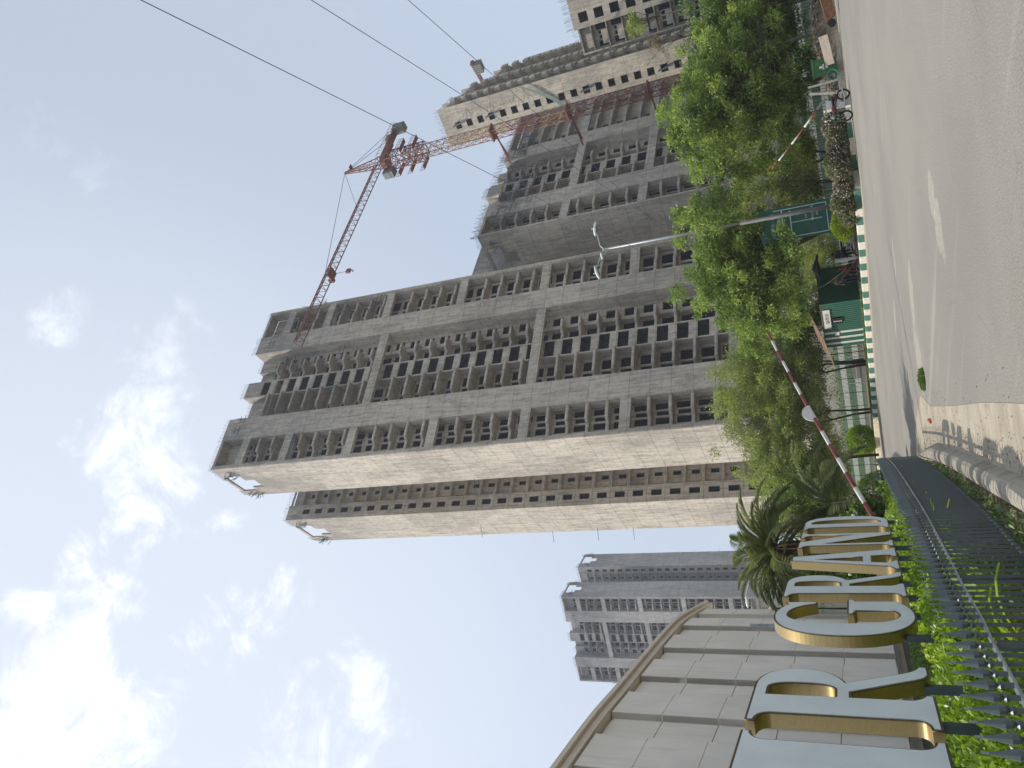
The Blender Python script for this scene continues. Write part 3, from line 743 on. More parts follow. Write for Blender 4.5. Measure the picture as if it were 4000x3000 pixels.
def near_tower():
    ox, oy, _ = pol(22.98, 157)
    root = thing('unfinished_tower', 'low raw concrete block at the upper right corner above the big tree', 'building', (ox, oy, 0), R(-28))
    U = Units(root, False, 33); w = MB(); H = 41.9; conc = 'concrete_near'
    hs = []
    for k in range(5, 14):
        z = k * 3.05 - .9
        if z + 1.7 > H - .8: continue
        for a in (5.75, 12.2, 16.5): hs.append((a, a + 1.75, z, z + 1.75))
    wall_s(w, 4.75, 22, 0, H, -.6, .3, hs)
    for q in hs: U.put('window_opening', 'w', lambda: unlit_room(1.75, 1.75, 2.6), 'unlit_room', q[0], -.298, q[2])
    w.box(4.75, 5.0, -.3, 3, 0, H); w.box(0, 22, 4.2, 12, 0, H - 3.5); w.box(0, .3, 0, 4.2, 0, H - .6); w.box(0, 22, .2, 4.2, H - .8, H - .5)
    h2 = []
    for k in range(5, 13):
        z = k * 3.05 - .6
        h2 += [(.55, 1.6, z + .2, z + 2.2), (1.9, 2.5, z + .6, z + 1.9), (2.8, 3.4, z + .6, z + 1.9), (3.55, 4.6, z + .1, z + 2.3)]
    wall_s(w, .3, 4.75, 0, H - .9, 1.5, .25, h2)
    for q in h2: U.put('window_opening', ('v', q[1] - q[0], q[3] - q[2]), (lambda q=q: unlit_room(q[1] - q[0], q[3] - q[2], 2.2)), 'unlit_room', q[0], 1.752, q[2])
    for k in range(5, 14):
        def mk():
            b = MB(); b.box(.3, 4.75, .05, 1.5, -.1, .1); b.box(1.0, 3.5, -.06, .05, -.05, 1.15); return b
        U.put('balcony', 'b', mk, conc, 0, 0, k * 3.05 - .7)
    w.box(0, 4.75, -.1, .05, 28.3, 30.0)
    rb = MB(); rebar_rows(rb, [(4.8, -.4, H), (22, -.4, H)], 1.5, .22, .45); rebar_rows(rb, [(.1, .1, H - .6), (4.6, .1, H - .6)], 1.3, .35, .4); rb.build('rebar', 'rebar', root)
    w.build('wall', conc, root); U.flush(); return root
near_tower()

def text_mesh(name, s, size, mat, parent, M, ext=.004, align='CENTER'):
    cu = bpy.data.curves.new(name, 'FONT'); cu.body = s; cu.size = size; cu.extrude = ext; cu.align_x = align; cu.resolution_u = 2
    o = bpy.data.objects.new(name, cu); C.objects.link(o)
    dg = bpy.context.evaluated_depsgraph_get(); me = bpy.data.meshes.new_from_object(o.evaluated_get(dg)); bpy.data.objects.remove(o)
    me.materials.clear(); me.materials.append(MT[mat]); me.name = name
    o = bpy.data.objects.new(name, me); C.objects.link(o); o.matrix_world = M
    if parent: o.parent = parent
    return o
def frame(origin, xd, yd=(0, 0, 1)):
    x = Vector(xd).normalized(); y = Vector(yd).normalized(); z = x.cross(y)
    return Matrix(((x.x, y.x, z.x, origin[0]), (x.y, y.y, z.y, origin[1]), (x.z, y.z, z.z, origin[2]), (0, 0, 0, 1)))
def gp3(X, Y, z):
    q = Vector((X - 2000, Y - 1500)); ex = Vector((-.99254, .12188)); er = Vector((-.12188, -.99254))
    v = fw * 3000 + rt * q.dot(er) + upv * q.dot(ex); t = (z - 1.55) / v.z; return Vector((v.x * t, v.y * t, z))
A_ = gp3(1877, 306, 87.2); B_ = gp3(1843, 246, 87.2); bd_ = (B_ - A_).normalized(); A_ = A_ - bd_ * 12; sdv = Vector((-bd_.y, bd_.x, 0))
cr = thing('tower_crane', 'short red crane arm end with stacked grey counterweights above the far right tower', 'crane', tuple(A_))
ln_ = (B_ - A_).length; b = MB()
for sy in (-.7, .7): b.bar(sdv * sy, bd_ * ln_ + sdv * sy, .3, .45)
for k in range(18): b.bar(bd_ * (k * ln_ / 18) - sdv * .7, bd_ * ((k + 1) * ln_ / 18) + sdv * .7, .14)
b.bar(bd_ * ln_ - sdv * .9, bd_ * ln_ + sdv * .9, .3, .9); b.bar(Vector((0, 0, 0)), Vector((0, 0, -20)), 1.6); b.build('counter_jib', 'crane_red', cr)
for k in range(5):
    b = MB(); c = bd_ * (ln_ - .6 - k * .62); b.bar(c + Vector((0, 0, .2)), c + Vector((0, 0, -2.5 + k * .05)), 2.1, .46, up=tuple(bd_)); b.build('counterweight', 'counter_block', cr)
text_mesh('lettering', 'ACE', 1.9, 'black_cloth', cr, frame(bd_ * (ln_ - 9.5) + Vector((0, 0, .9)) + sdv * -.9, tuple(bd_)), .05, 'LEFT')

# ------------------------------------------------------------------ tower crane
ax, ay, _ = pol(19.58, 146)
CR = thing('tower_crane', 'tall red and yellow tower crane reaching its long jib towards the main tower', 'crane', (ax, ay, 0))
jd = Vector((pol(6.06, 105)[0] - ax, pol(6.06, 105)[1] - ay, 0)).normalized(); jang = math.atan2(jd.y, jd.x)
CR.rotation_euler = (0, 0, jang)
def lattice(b, z0, z1, w, step, r, r2):
    h = w / 2; cs = [(-h, -h), (h, -h), (h, h), (-h, h)]
    for x, y in cs: b.bar((x, y, z0), (x, y, z1), r)
    z = z0; k = 0
    while z < z1 - .01:
        zn = min(z + step, z1)
        for i in range(4):
            a = cs[i]; c = cs[(i + 1) % 4]
            b.bar((*a, z), (*c, z), r2)
            p0, p1 = (a, c) if k % 2 else (c, a); b.bar((*p0, z), (*p1, zn), r2)
            if step > 1: b.bar((*p1, z), ((a[0] + c[0]) / 2, (a[1] + c[1]) / 2, zn), r2)
        z = zn; k += 1
MW = 2.1; z = 0; i = 0
while z < 79:
    z1 = min(z + 6.2, 79.5); b = MB(); lattice(b, z, z1, MW * .93, 1.55, .13, .065)
    b.build('mast_section', 'crane_red' if (i in (4, 5, 6, 8)) else 'crane_yellow', CR); z = z1; i += 1
b = MB(); lattice(b, 74.5, 83.5, 2.75, 1.5, .18, .11)
for zz in (75.6, 78.6, 81.4):
    for sx in (-1, 1):
        b.box(-1.9, 1.9, sx * 2.5 - .45, sx * 2.5 + .45, zz, zz + .08)
        for k in range(5): b.bar((-1.9 + k * .95, sx * 2.9, zz), (-1.9 + k * .95, sx * 2.9, zz + 1.1), .06)
        b.bar((-1.9, sx * 2.9, zz + 1.1), (1.9, sx * 2.9, zz + 1.1), .06); b.bar((-1.9, sx * 2.9, zz + .6), (1.9, sx * 2.9, zz + .6), .05)
b.build('climbing_frame', 'crane_red', CR)
b = MB(); b.tube([(0, 0, 83.4), (0, 0, 84.6)], 1.5, 16); b.build('slewing_ring', 'crane_red', CR)
b = MB(); b.box(.2, 2.3, -2.7, -1.15, 82.6, 84.9); cab_ = b.build('cab', 'crane_grey', CR)
b = MB(); b.box(2.3, 2.36, -2.6, -1.25, 83.3, 84.75); b.box(.6, 2.1, -2.76, -2.7, 83.3, 84.7); b.build('cab_window', 'glass', cab_)
# cat head
b = MB(); tp = (.3, 0, 94.2)
for x, y in ((-1, -.9), (1, -.9), (1, .9), (-1, .9)): b.bar((x, y, 84.6), (tp[0] + x * .12, y * .15, tp[2]), .16)
for k in range(6):
    z0 = 84.6 + k * 1.5; f0 = 1 - k * 1.5 / 9.8
    for a, c in (((-1, -.9), (1, -.9)), ((1, -.9), (1, .9)), ((1, .9), (-1, .9)), ((-1, .9), (-1, -.9))): b.bar((a[0] * f0, a[1] * f0, z0), (c[0] * f0, c[1] * f0, z0), .08); b.bar((a[0] * f0, a[1] * f0, z0), (c[0] * (f0 - .15), c[1] * (f0 - .15), z0 + 1.5), .08)
b.box(-.3, .9, .5, 1.4, 92, 92.1); b.build('cat_head', 'crane_red', CR)
# jib: triangular section
JL = 50.5; b = MB(); jz = 85.2
b.bar((1, -.75, jz), (JL, -.75, jz), .14); b.bar((1, .75, jz), (JL, .75, jz), .14); b.bar((1, 0, jz + 1.35), (JL - .6, 0, jz + 1.35), .16)
x = 1.0; k = 0
while x < JL - 1.2:
    for sy in (-.75, .75): b.bar((x, sy, jz), (x + .75, 0, jz + 1.35), .07); b.bar((x + .75, 0, jz + 1.35), (x + 1.5, sy, jz), .07)
    b.bar((x, -.75, jz), (x + 1.5, .75, jz) if k % 2 else (x, .75, jz), .06); x += 1.5; k += 1
b.build('jib', 'crane_red', CR)
b = MB(); b.bar((-13.2, -.7, jz), (-.8, -.7, jz), .26); b.bar((-13.2, .7, jz), (-.8, .7, jz), .26)
for k in range(14): b.bar((-.8 - k * .95, -.7, jz), (-.8 - k * .95, .7, jz), .12)
b.box(-12, -.8, -.65, .65, jz + .05, jz + .1)
for sy in (-1, 1):
    for k in range(12): b.bar((-1 - k * 1.1, sy, jz), (-1 - k * 1.1, sy, jz + 1.1), .06)
    b.bar((-13.1, sy, jz + 1.1), (-1, sy, jz + 1.1), .06)
b.box(-9.6, -7.6, -.6, .6, jz + .2, jz + 1.2); b.build('counter_jib', 'crane_red', CR)
for k in range(4):
    b = MB(); b.box(-13.0 + k * .5, -12.56 + k * .5, -.85, .85, jz - 2.2, jz + .5); b.build('counterweight', 'counter_block', CR)
b = MB()
for a, c in ((tp, (-11.5, -.7, jz + .1)), (tp, (-11.5, .7, jz + .1)), (tp, (13.5, 0, jz + 1.4)), (tp, (33, 0, jz + 1.4))): b.bar(a, c, .07)
b.build('tie_bar', 'scaffold', CR)
b = MB(); b.box(32.4, 34.6, -.9, .9, jz - .45, jz - .2); b.box(33.6, 34.2, -1.4, -.8, jz - .3, jz + .8); b.build('trolley', 'crane_red', CR)
b = MB(); b.bar((33.4, -.15, jz - .3), (33.4, -.15, jz - 3.6), .03); b.bar((33.7, .15, jz - .3), (33.7, .15, jz - 3.6), .03); b.box(33.1, 34.0, -.2, .2, jz - 4.4, jz - 3.6); b.tube([(33.5, 0, jz - 4.4), (33.5, 0, jz - 4.9), (33.8, 0, jz - 5.2), (34.0, 0, jz - 4.95)], .08, 6); b.build('hook_block', 'crane_red', CR)
for zz in (28.3, 43.6, 59.2):
    b = MB(); b.box(-1.3, 1.3, -1.3, 1.3, zz, zz + .35); b.build('mast_collar', 'crane_red', CR)
    for a_, c_, e_ in ((0, 1.1, 0), (-.9, 1.1, -1.2)):
        b = MB(); b.bar((a_, c_, zz + .15), tuple((Matrix.Rotation(-jang, 3, 'Z') @ Vector((-3.2 + e_, 7.2, 0))) + Vector((0, 0, zz + .15))), .24); b.build('wall_tie', 'crane_red', CR)

# ------------------------------------------------------------------ overhead wires
for (x0, x1, sag, lb) in ((8.35, 7.5, .25, 'thin dark overhead wire nearest the street, passing the crane top'), (10.25, 10.6, .3, 'thin dark overhead wire crossing the sky above the right tower'), (14.2, 10.3, .3, 'shortest overhead wire in the sky, ending at the far right tower')):
    b = MB(); pts = []
    for i in range(25):
        t_ = i / 24; pts.append((x0 + (x1 - x0) * t_, -6 + 64 * t_, 13.0 - sag * 4 * t_ * (1 - t_) + sag * .9))
    b.tube(pts, .011, 5); tag(b.build('overhead_wire', 'cable'), lb, 'wire', 'overhead wires across the sky')

# ------------------------------------------------------------------ street lamp
def street_lamp(label, loc, H, arm, rz, rb, rtp, k=1):
    root = thing('street_lamp', label, 'street lamp', loc, rz)
    b = MB(); b.tube([(0, 0, 0), (0, 0, H * .42)], [rb, rb * .92], 12); b.build('pole_base', 'post_grey', root, smooth=True); b = MB(); b.tube([(0, 0, H * .42), (0, 0, H)], [rtp * 1.3, rtp], 12); b.build('pole', 'galv', root, smooth=True)
    b = MB(); b.tube([(0, 0, H - .1), (-.25 * arm, 0, H + .12), (-arm, 0, H + .55 * k)], .045, 8); b.tube([(0, 0, H - .1), (.25 * arm, 0, H + .12), (arm, 0, H + .2 * k)], .045, 8); b.build('arm', 'galv', root)
    for sx, zz in ((-1, .55 * k), (1, .2 * k)):
        h = MB(); h.ball((0, 0, 0), .46, 12, (1, .42, .26), 8); o = h.build('lamp_head', 'lamp_white', root, smooth=True, loc=(sx * (arm + .35), 0, H + zz + .06)); o.rotation_euler = (0, -.2 if sx < 0 else .2, 0)
        g = MB(); g.ball((0, 0, -.07), .30, 12, (1, .5, .28), 8); g.build('lens', 'glass', o, smooth=True)
        c_ = MB(); c_.tube([(0, 0, .1), (0, 0, .26)], .05, 8); c_.build('photocell', 'galv', o)
    return root
lx, ly, _ = pol(9.32, 47.6)
L1 = street_lamp('tall grey street lamp with two heads standing in front of the green sign', (lx, ly, .3), 14.5, 1.0, R(-9), .125, .06)
cmr = thing('security_camera', 'small white camera fixed among the arms of the tall street lamp', 'camera', (lx - .3, ly, 14.9), R(-9))
b = MB(); b.tube([(-.3, 0, 0), (.1, 0, .05)], .07, 8); b.build('body', 'lamp_white', cmr); b = MB(); b.tube([(0, 0, -.25), (0, 0, 0)], .03, 6); b.build('bracket', 'galv', cmr)
l2 = thing('street_lamp', 'distant curved street lamp head peeking over the beige building', 'street lamp', pol(-15.6, 62, 0))
b = MB(); b.tube([(0, 0, 0), (0, 0, 9.6), (-.3, 0, 10.2), (-1.5, 0, 10.6)], .07, 8); b.build('pole', 'galv', l2)
b = MB(); b.ball((-1.9, 0, 10.55), .5, 10, (1, .4, .25)); b.build('lamp_head', 'lamp_white', l2, smooth=True)

# ------------------------------------------------------------------ beige curved building
def bpt(az, D, z=0): return Vector(pol(az, D, z))
cv = [Vector((x - .6, y)) for x, y in ((-12.0, 11.0), (-12.02, 15.0), (-12.05, 19.0), (-12.11, 22.0), (-12.24, 26.1), (-12.52, 29.4), (-12.8, 33.2), (-13.14, 37.3), (-13.54, 40.8), (-14.33, 44.9), (-15.15, 48.9))]
fine_ = []
for i in range(len(cv) - 1):
    p0 = cv[max(i - 1, 0)]; p1 = cv[i]; p2 = cv[i + 1]; p3 = cv[min(i + 2, len(cv) - 1)]
    for k in range(8):
        t_ = k / 8; fine_.append(.5 * ((2 * p1) + (p2 - p0) * t_ + (2 * p0 - 5 * p1 + 4 * p2 - p3) * t_ ** 2 + (3 * p1 - p0 - 3 * p2 + p3) * t_ ** 3))
fine_.append(cv[-1]); arcp = resample([tuple(q) for q in fine_], .1); NA = len(arcp); print('arc len', NA * .1)
BH = 11.3; BZ = 1.0
HB = thing('hall_building', 'curved beige building with tall ribbed panels behind the big letters', 'building')
def arcwall(b, i0, i1, off0, off1, z0, z1, step=8):
    ids = list(range(i0, i1, step)) + [i1]; P = [tuple(q) for q in arcp]; A = offset(P, off0); B_ = offset(P, off1)
    for a, c in zip(ids[:-1], ids[1:]):
        pts = [A[a], A[c], B_[c], B_[a]]; b.prism(pts, z0, z1)
b = MB(); arcwall(b, 0, NA - 1, 0.0, -.4, BZ - .25, BH); b.build('wall', 'stucco_trim', HB)
edges_y = [14.0, 18.4, 22.8, 27.1, 31.4, 35.6, 39.9, 44.1]
def idx_y(y): return min(range(NA), key=lambda i: abs(arcp[i].y - y))
for yy in edges_y:
    a = idx_y(yy); c = idx_y(yy + 2.3)
    if c - a < 4: continue
    pn = MB(); z = BZ + .12
    while z < BH - .28:
        z2 = min(z + 2.0, BH - .28); arcwall(pn, a, c, .34, .003, z + .02, z2 - .015); z = z2
    arcwall(pn, a, c, .31, .005, BZ + .12, BH - .28); pn.build('wall_panel', 'stucco', HB)
    a2 = c + 1; c2 = min(NA - 1, idx_y(yy + 4.4) - 1)
    if c2 - a2 > 3:
        pn = MB(); z = BZ + .12
        while z < BH - .3:
            z2 = min(z + 2.0, BH - .3); arcwall(pn, a2, c2, .085, .003, z + .02, z2 - .015); z = z2
        pn.build('recessed_panel', 'stucco', HB)
b = MB(); arcwall(b, 0, NA - 1, .58, -.45, BH + .04, BH + .22); arcwall(b, 0, NA - 1, .42, 0, BH - .22, BH + .03); b.build('coping', 'stucco_trim', HB)
b = MB(); arcwall(b, 0, NA - 1, -.1, -.35, 0, BZ - .25); arcwall(b, 0, NA - 1, .5, .1, BZ - .02, BZ + .1); b.build('plinth', 'stucco_dark', HB)
# rear mass so that the wall is a building
P = [tuple(q) for q in arcp]; b = MB(); q0 = offset(P, -.42); poly = [q0[i] for i in range(0, NA, 12)] + [q0[-1]] + [(-24, 52), (-30, 30), (-22, 14)]
b.prism(poly, 0, BH - .5); b.build('rear_block', 'stucco_trim', HB)
# lower service block at its far end
SB = thing('annex_building', 'lower beige annex with a tall dark opening beside the curved building', 'building', pol(-15.45, 50.5), R(4))
b = MB(); b.box(-2.0, 0, 0, 4, 0, 8.15); b.box(-2.15, .12, -.14, 4.1, 8.15, 8.33); b.build('wall', 'stucco', SB)
b = MB(); b.box(-4.2, -2.9, -2.4, 3, 0, 7.6); b.box(-4.3, -2.35, -2.55, 3, 7.6, 7.8); b.box(-2.9, -2.5, -.4, 3, 0, 7.6); b.build('side_wall', 'stucco', SB)
b = MB(); b.box(-2.5, -2.0, .4, .5, 0, 7.5); b.build('opening_shade', 'stucco_dark', SB)  # solid dark panel, the shade inside the opening given as its colour
b = MB(); b.box(-2.48, -2.05, .30, .38, 3.6, 6.1); b.build('window_glass', 'glass', SB)
wu = thing('wall_light', 'slim grey light fitting on the beige wall behind the letter R', 'light fitting', (-9.2, 26.9, 4.6), R(20))
b = MB(); b.tube([(0, 0, 0), (0, 0, 1.0)], .07, 8); b.build('tube', 'galv', wu); b = MB(); b.box(-.05, .05, -.1, .1, .2, .4); b.build('bracket', 'galv', wu)

# ------------------------------------------------------------------ letters
def smoothpath(cmds):
    """tiny path builder: points and cubic curves -> list of points"""
    out = []
    for c in cmds:
        if len(c) == 2: out.append(c)
        else:
            p0 = out[-1]; (x1, y1, x2, y2, x3, y3) = c
            for k in range(1, 23):
                t = k / 22; u = 1 - t
                out.append((u ** 3 * p0[0] + 3 * u * u * t * x1 + 3 * u * t * t * x2 + t ** 3 * x3, u ** 3 * p0[1] + 3 * u * u * t * y1 + 3 * u * t * t * y2 + t ** 3 * y3))
    return out
def serif_stem(x0, x1, sx0, sx1, top=True, bot=True):
    return None
GL = {}
GL['R'] = ([[(0, 0), (.50, 0), (.50, .055), (.475, .06, .44, .075, .42, .12), (.42, .44), (.50, .44), (.72, .12), (.76, .05, .80, 0, .88, 0), (1.0, 0), (1.0, .06), (.95, .07, .91, .10, .88, .14), (.67, .47), (.82, .52, .90, .61, .90, .73), (.90, .90, .78, 1.0, .55, 1.0), (0, 1.0), (0, .945), (.07, .94, .11, .92, .12, .87), (.12, .12), (.11, .07, .07, .06, 0, .055)],
           [(.42, .53), (.42, .91), (.53, .91), (.60, .91, .63, .84, .63, .72), (.63, .60, .60, .53, .53, .53)]])
GL['I'] = ([[(.36, 0), (1.0, 0), (1.0, .055), (.93, .06, .90, .08, .89, .13), (.89, .87), (.90, .92, .93, .94, 1.0, .945), (1.0, 1), (.36, 1), (.36, .945), (.43, .94, .46, .92, .47, .87), (.47, .13), (.46, .08, .43, .06, .36, .055)]])
GL['U'] = ([[(.0, 1), (.0, .945), (.07, .94, .10, .92, .11, .87), (.11, .33), (.11, .10, .28, -.02, .54, -.02), (.80, -.02, .94, .10, .94, .33), (.94, .87), (.95, .92, .98, .94, 1.04, .945), (1.04, 1), (.68, 1), (.68, .945), (.76, .94, .80, .92, .81, .87), (.81, .34), (.81, .17, .74, .10, .61, .10), (.47, .10, .40, .17, .40, .34), (.40, .87), (.41, .92, .44, .94, .50, .945), (.50, 1)]])
GL['G'] = ([[(.98, .70), (.98, .95), (.93, .95), (.90, .93), (.80, .99, .70, 1.02, .58, 1.02), (.24, 1.02, .02, .82, .02, .50), (.02, .18, .24, -.02, .58, -.02), (.74, -.02, .88, .02, 1.0, .09), (1.0, .40), (1.06, .42), (1.06, .47), (.62, .47), (.62, .42), (.71, .40), (.71, .13), (.67, .11, .64, .10, .60, .10), (.42, .10, .35, .26, .35, .50), (.35, .76, .43, .91, .60, .91), (.76, .91, .88, .82, .92, .70)]])
GL['A'] = ([[(-.05, 0), (.36, 0), (.36, .055), (.30, .06, .26, .08, .27, .13), (.30, .24), (.62, .24), (.66, .12), (.67, .08, .64, .06, .58, .055), (.58, 0), (1.05, 0), (1.05, .055), (1.0, .06, .97, .08, .95, .13), (.64, 1.02), (.44, 1.02), (.10, .13), (.08, .08, .03, .06, -.05, .055)],
           [(.34, .34), (.59, .34), (.465, .74)]])
GL['N'] = ([[(0, 0), (.36, 0), (.36, .055), (.28, .06, .24, .08, .23, .13), (.23, .70), (.74, 0), (.90, 0), (.90, .87), (.91, .92, .95, .94, 1.02, .945), (1.02, 1), (.66, 1), (.66, .945), (.74, .94, .78, .92, .79, .87), (.79, .40), (.36, 1), (0, 1), (0, .945), (.07, .94, .11, .92, .12, .87), (.12, .13), (.11, .08, .07, .06, 0, .055)]])
GL['D'] = ([[(0, 0), (.50, 0), (.84, 0, 1.02, .20, 1.02, .50), (1.02, .80, .84, 1.0, .50, 1.0), (0, 1), (0, .945), (.07, .94, .11, .92, .12, .87), (.12, .13), (.11, .08, .07, .06, 0, .055)],
           [(.41, .10), (.41, .90), (.50, .90), (.66, .90, .72, .76, .72, .50), (.72, .24, .66, .10, .50, .10)]])
LH = 1.55; LZ = 1.18; LD = .125
def lx_at(y): return -(2.95 + .042 * y)
def letter_curve(ch, w, off, ext, z):
    cu = bpy.data.curves.new('letter', 'CURVE'); cu.dimensions = '2D'; cu.fill_mode = 'BOTH'; cu.extrude = ext; cu.offset = off
    for path in GL[ch]:
        pts = smoothpath(path); sp = cu.splines.new('POLY'); sp.points.add(len(pts) - 1); sp.use_cyclic_u = True
        for i, (x, y) in enumerate(pts): sp.points[i].co = (x * w, y * LH, 0, 1)
    return cu
LABEL = {'I': 'white faced gold edged letter stem cut by the lower picture edge', 0: 'largest whole gold edged letter R nearest the lower picture edge', 'G': 'round gold edged letter G after the word gap', 1: 'smaller gold edged letter R between the letters G and A',
         'A': 'pointed gold edged letter A between R and N', 'N': 'gold edged letter N between A and D', 'D': 'gold edged letter D at the far end beside the barrier arm'}
rcount = 0
for ch, y0, y1 in (('I', 5.25, 6.62), ('R', 6.83, 8.30), ('G', 9.22, 10.70), ('R', 10.95, 12.30), ('A', 12.58, 13.98), ('N', 14.22, 15.60), ('D', 15.98, 17.36)):
    lab = LABEL['I'] if ch == 'I' else LABEL[rcount] if ch == 'R' else LABEL[ch]
    if ch == 'R': rcount += 1
    L_ = thing('sign_letter', lab, 'letter sign', (lx_at(y0), y0, 0), 0, 'big gold letters on steel posts')
    w = y1 - y0; xd = Vector((lx_at(y1) - lx_at(y0), w, 0)).normalized(); nrm = xd.cross(Vector((0, 0, 1)))
    for nm, off, ext, dd, mt in (('return', 0.0, LD / 2, 0, 'gold'), ('edge_trim', 0.0, .004, LD / 2 + .005, 'gold_edge'), ('face', -.022, .004, LD / 2 + .012, 'letter_face')):
        cu = letter_curve(ch, w, off, ext, 0); o = bpy.data.objects.new('tmp', cu); C.objects.link(o)
        dg = bpy.context.evaluated_depsgraph_get(); me = bpy.data.meshes.new_from_object(o.evaluated_get(dg)); bpy.data.objects.remove(o)
        me.materials.clear(); me.materials.append(MT[mt]); me.name = nm
        o = bpy.data.objects.new(nm, me); C.objects.link(o)
        o.matrix_world = frame(nrm * dd + Vector((0, 0, LZ)), xd); o.parent = L_
        if nm == 'return':
            for f in me.polygons: f.use_smooth = False
    for u in (.22, .80):
        b = MB(); c = xd * (w * u) - nrm * .03; b.box(c.x - .035, c.x + .035, c.y - .035, c.y + .035, .05, LZ + .12); b.build('leg', 'post_steel', L_)

# ------------------------------------------------------------------ iron railing with spear heads
rb_az = [(-8.01, -.0557), (-8.55, -.0684), (-9.07, -.0774), (-9.84, -.0893), (-10.84, -.1042), (-11.96, -.1195), (-13.2, -.1339), (-14.5, -.149)]
fp = [pol(a, 1.26 / -t) for a, t in rb_az] + [pol(a, .65 / -t) for a, t in ((-16.42, -.0871), (-18.48, -.1012), (-20.0, -.1077), (-21.31, -.1165), (-22.75, -.1245))]
fp = [(p[0], p[1]) for p in fp]; fp.append((fp[-1][0] + .08, fp[-1][1] - 1.6)); fp.append((fp[-1][0] + .03, fp[-1][1] - 2.5))
FN = thing('iron_railing', 'dark iron railing with spear heads curving along the near pavement', 'railing')
rpts = resample(fp, .18)
print('railing', len(rpts), fp[0], fp[-3])
sm = [rpts[0]] + [(rpts[i - 1] + rpts[i] * 2 + rpts[i + 1]) / 4 for i in range(1, len(rpts) - 1)] + [rpts[-1]]
rpts = sm
for nm, z, h in (('top_rail', .90, .045), ('bottom_rail', .28, .045)):
    b = MB()
    for i in range(0, len(rpts) - 1): b.bar((*rpts[i], z), (*rpts[i + 1], z), *((.055, .014) if nm == 'top_rail' else (.014, .035)))
    b.build(nm, 'iron' if nm != 'top_rail' else 'iron_silver', FN)
def picket():
    b = MB(); b.box(-.014, .014, -.014, .014, .20, .98); b.tube([(0, 0, .955), (0, 0, .975), (0, 0, .985)], [.018, .028, .018], 8)
    b.tube([(0, 0, .985), (0, 0, 1.005), (0, 0, 1.035), (0, 0, 1.10), (0, 0, 1.17)], [.009, .026, .030, .015, .003], 8); return b
order = sorted(range(len(rpts)), key=lambda i: rpts[i].length)
vis = [i for i in order if rpts[i].y > 3.0]
pm = picket(); pme = pm.mesh('picket', 'iron'); rest = MB()
for k, i in enumerate(vis):
    if k < 100:
        o = bpy.data.objects.new('picket', pme); C.objects.link(o); o.parent = FN; o.location = (*rpts[i], 0); o.rotation_euler = (0, 0, .3)
    else: rest.merge(pm, 0, rpts[i].x, rpts[i].y)
o = rest.build('picket', 'iron', FN); o['kind'] = 'stuff'
tipm = MB()
for i in vis[:]:
    tipm.tube([(rpts[i].x, rpts[i].y, 1.155), (rpts[i].x, rpts[i].y, 1.19)], .007, 5)
tipm.build('spear_tip', 'iron_silver', FN)['kind'] = 'stuff'
for i in range(2, len(rpts), 10):
    b = MB(); q = rpts[i]; b.box(q.x - .10, q.x - .045, q.y - .03, q.y + .03, .02, .86); b.build('post', 'iron', FN)
# rear run of the railing turning away from the street
F2 = thing('iron_railing', 'short run of dark spear railing turning away behind the far letters', 'railing')
b = MB(); pts = resample([(-3.45, 23.4), (-4.4, 24.3), (-7.6, 25.2)], .32); b.bar((*pts[0], 1.0), (*pts[-1], 1.0), .03); b.bar((*pts[0], .3), (*pts[-1], .3), .03); b.build('rail', 'iron', F2)
me = pm.mesh('picket', 'iron')
for q in pts: o = bpy.data.objects.new('picket', me); C.objects.link(o); o.parent = F2; o.location = (*q, .12)

# ------------------------------------------------------------------ barriers
def barrier(label, base, tip, zb, zt, rad, nst, disc=None, droop=.18, post=True):
    root = thing('boom_barrier', label, 'barrier', (base[0], base[1], 0))
    d = Vector((tip[0] - base[0], tip[1] - base[1], zt - zb)); P0 = Vector((0, 0, zb)); n = nst * 3; pts = []
    for i in range(n + 1):
        t = i / n; q = P0 + d * t; q.z -= droop * (t ** 2 - t) * -1.0; pts.append(q)
    b = MB()
    for k in range(nst):
        b.cm = k % 2; r0 = rad * (1 - .45 * k / nst); b.tube(pts[3 * k:3 * k + 4], r0, 10)
        b.cm = (k % 2); 
    b.build('arm', ['paint_red', 'paint_white'], root, smooth=True)
    if post:
        b = MB(); b.box(-.2, .2, -.2, .2, .05, 1.12); b.build('cabinet', 'paint_white', root)
        b = MB(); b.tube([pts[0] - d.normalized() * .6, pts[0]], rad * 1.3, 8); b.build('counterweight', 'iron', root)
    if disc is not None:
        q = P0 + d * disc; xd = Vector((d.x, d.y, 0)).normalized(); nn = xd.cross(Vector((0, 0, 1)))
        dd = d.normalized(); up_ = nn.cross(dd) * -1
        if up_.z < 0: up_ = -up_
        b = MB(); m = 14; r = .34
        ring = [q + dd * (r * math.cos(math.pi * k / m)) + up_ * (r * .95 * math.sin(math.pi * k / m)) for k in range(m + 1)]
        b.add([tuple(v + nn * .01) for v in ring] + [tuple(v - nn * .01) for v in ring], [tuple(range(m + 1)), tuple(range(2 * m + 1, m, -1))] + [(k, m + 1 + k, m + 2 + k, k + 1) for k in range(m)]); b.build('stop_disc', 'paint_white', root)
    return root
bx0 = pol(-12.0, 21.8); bx1 = pol(1.5, 27)
barrier('raised red and white barrier arm sloping up from behind the letter D', bx0, bx1, 1.38, 3.90, .062, 15, disc=.50, droop=-.25)
c0 = pol(15.67, 43.0); c1 = pol(12.55, 44)
barrier('smaller red and white barrier arm rising behind the flower bed on the right', c0, c1, 1.55, 4.05, .055, 7, post=True)

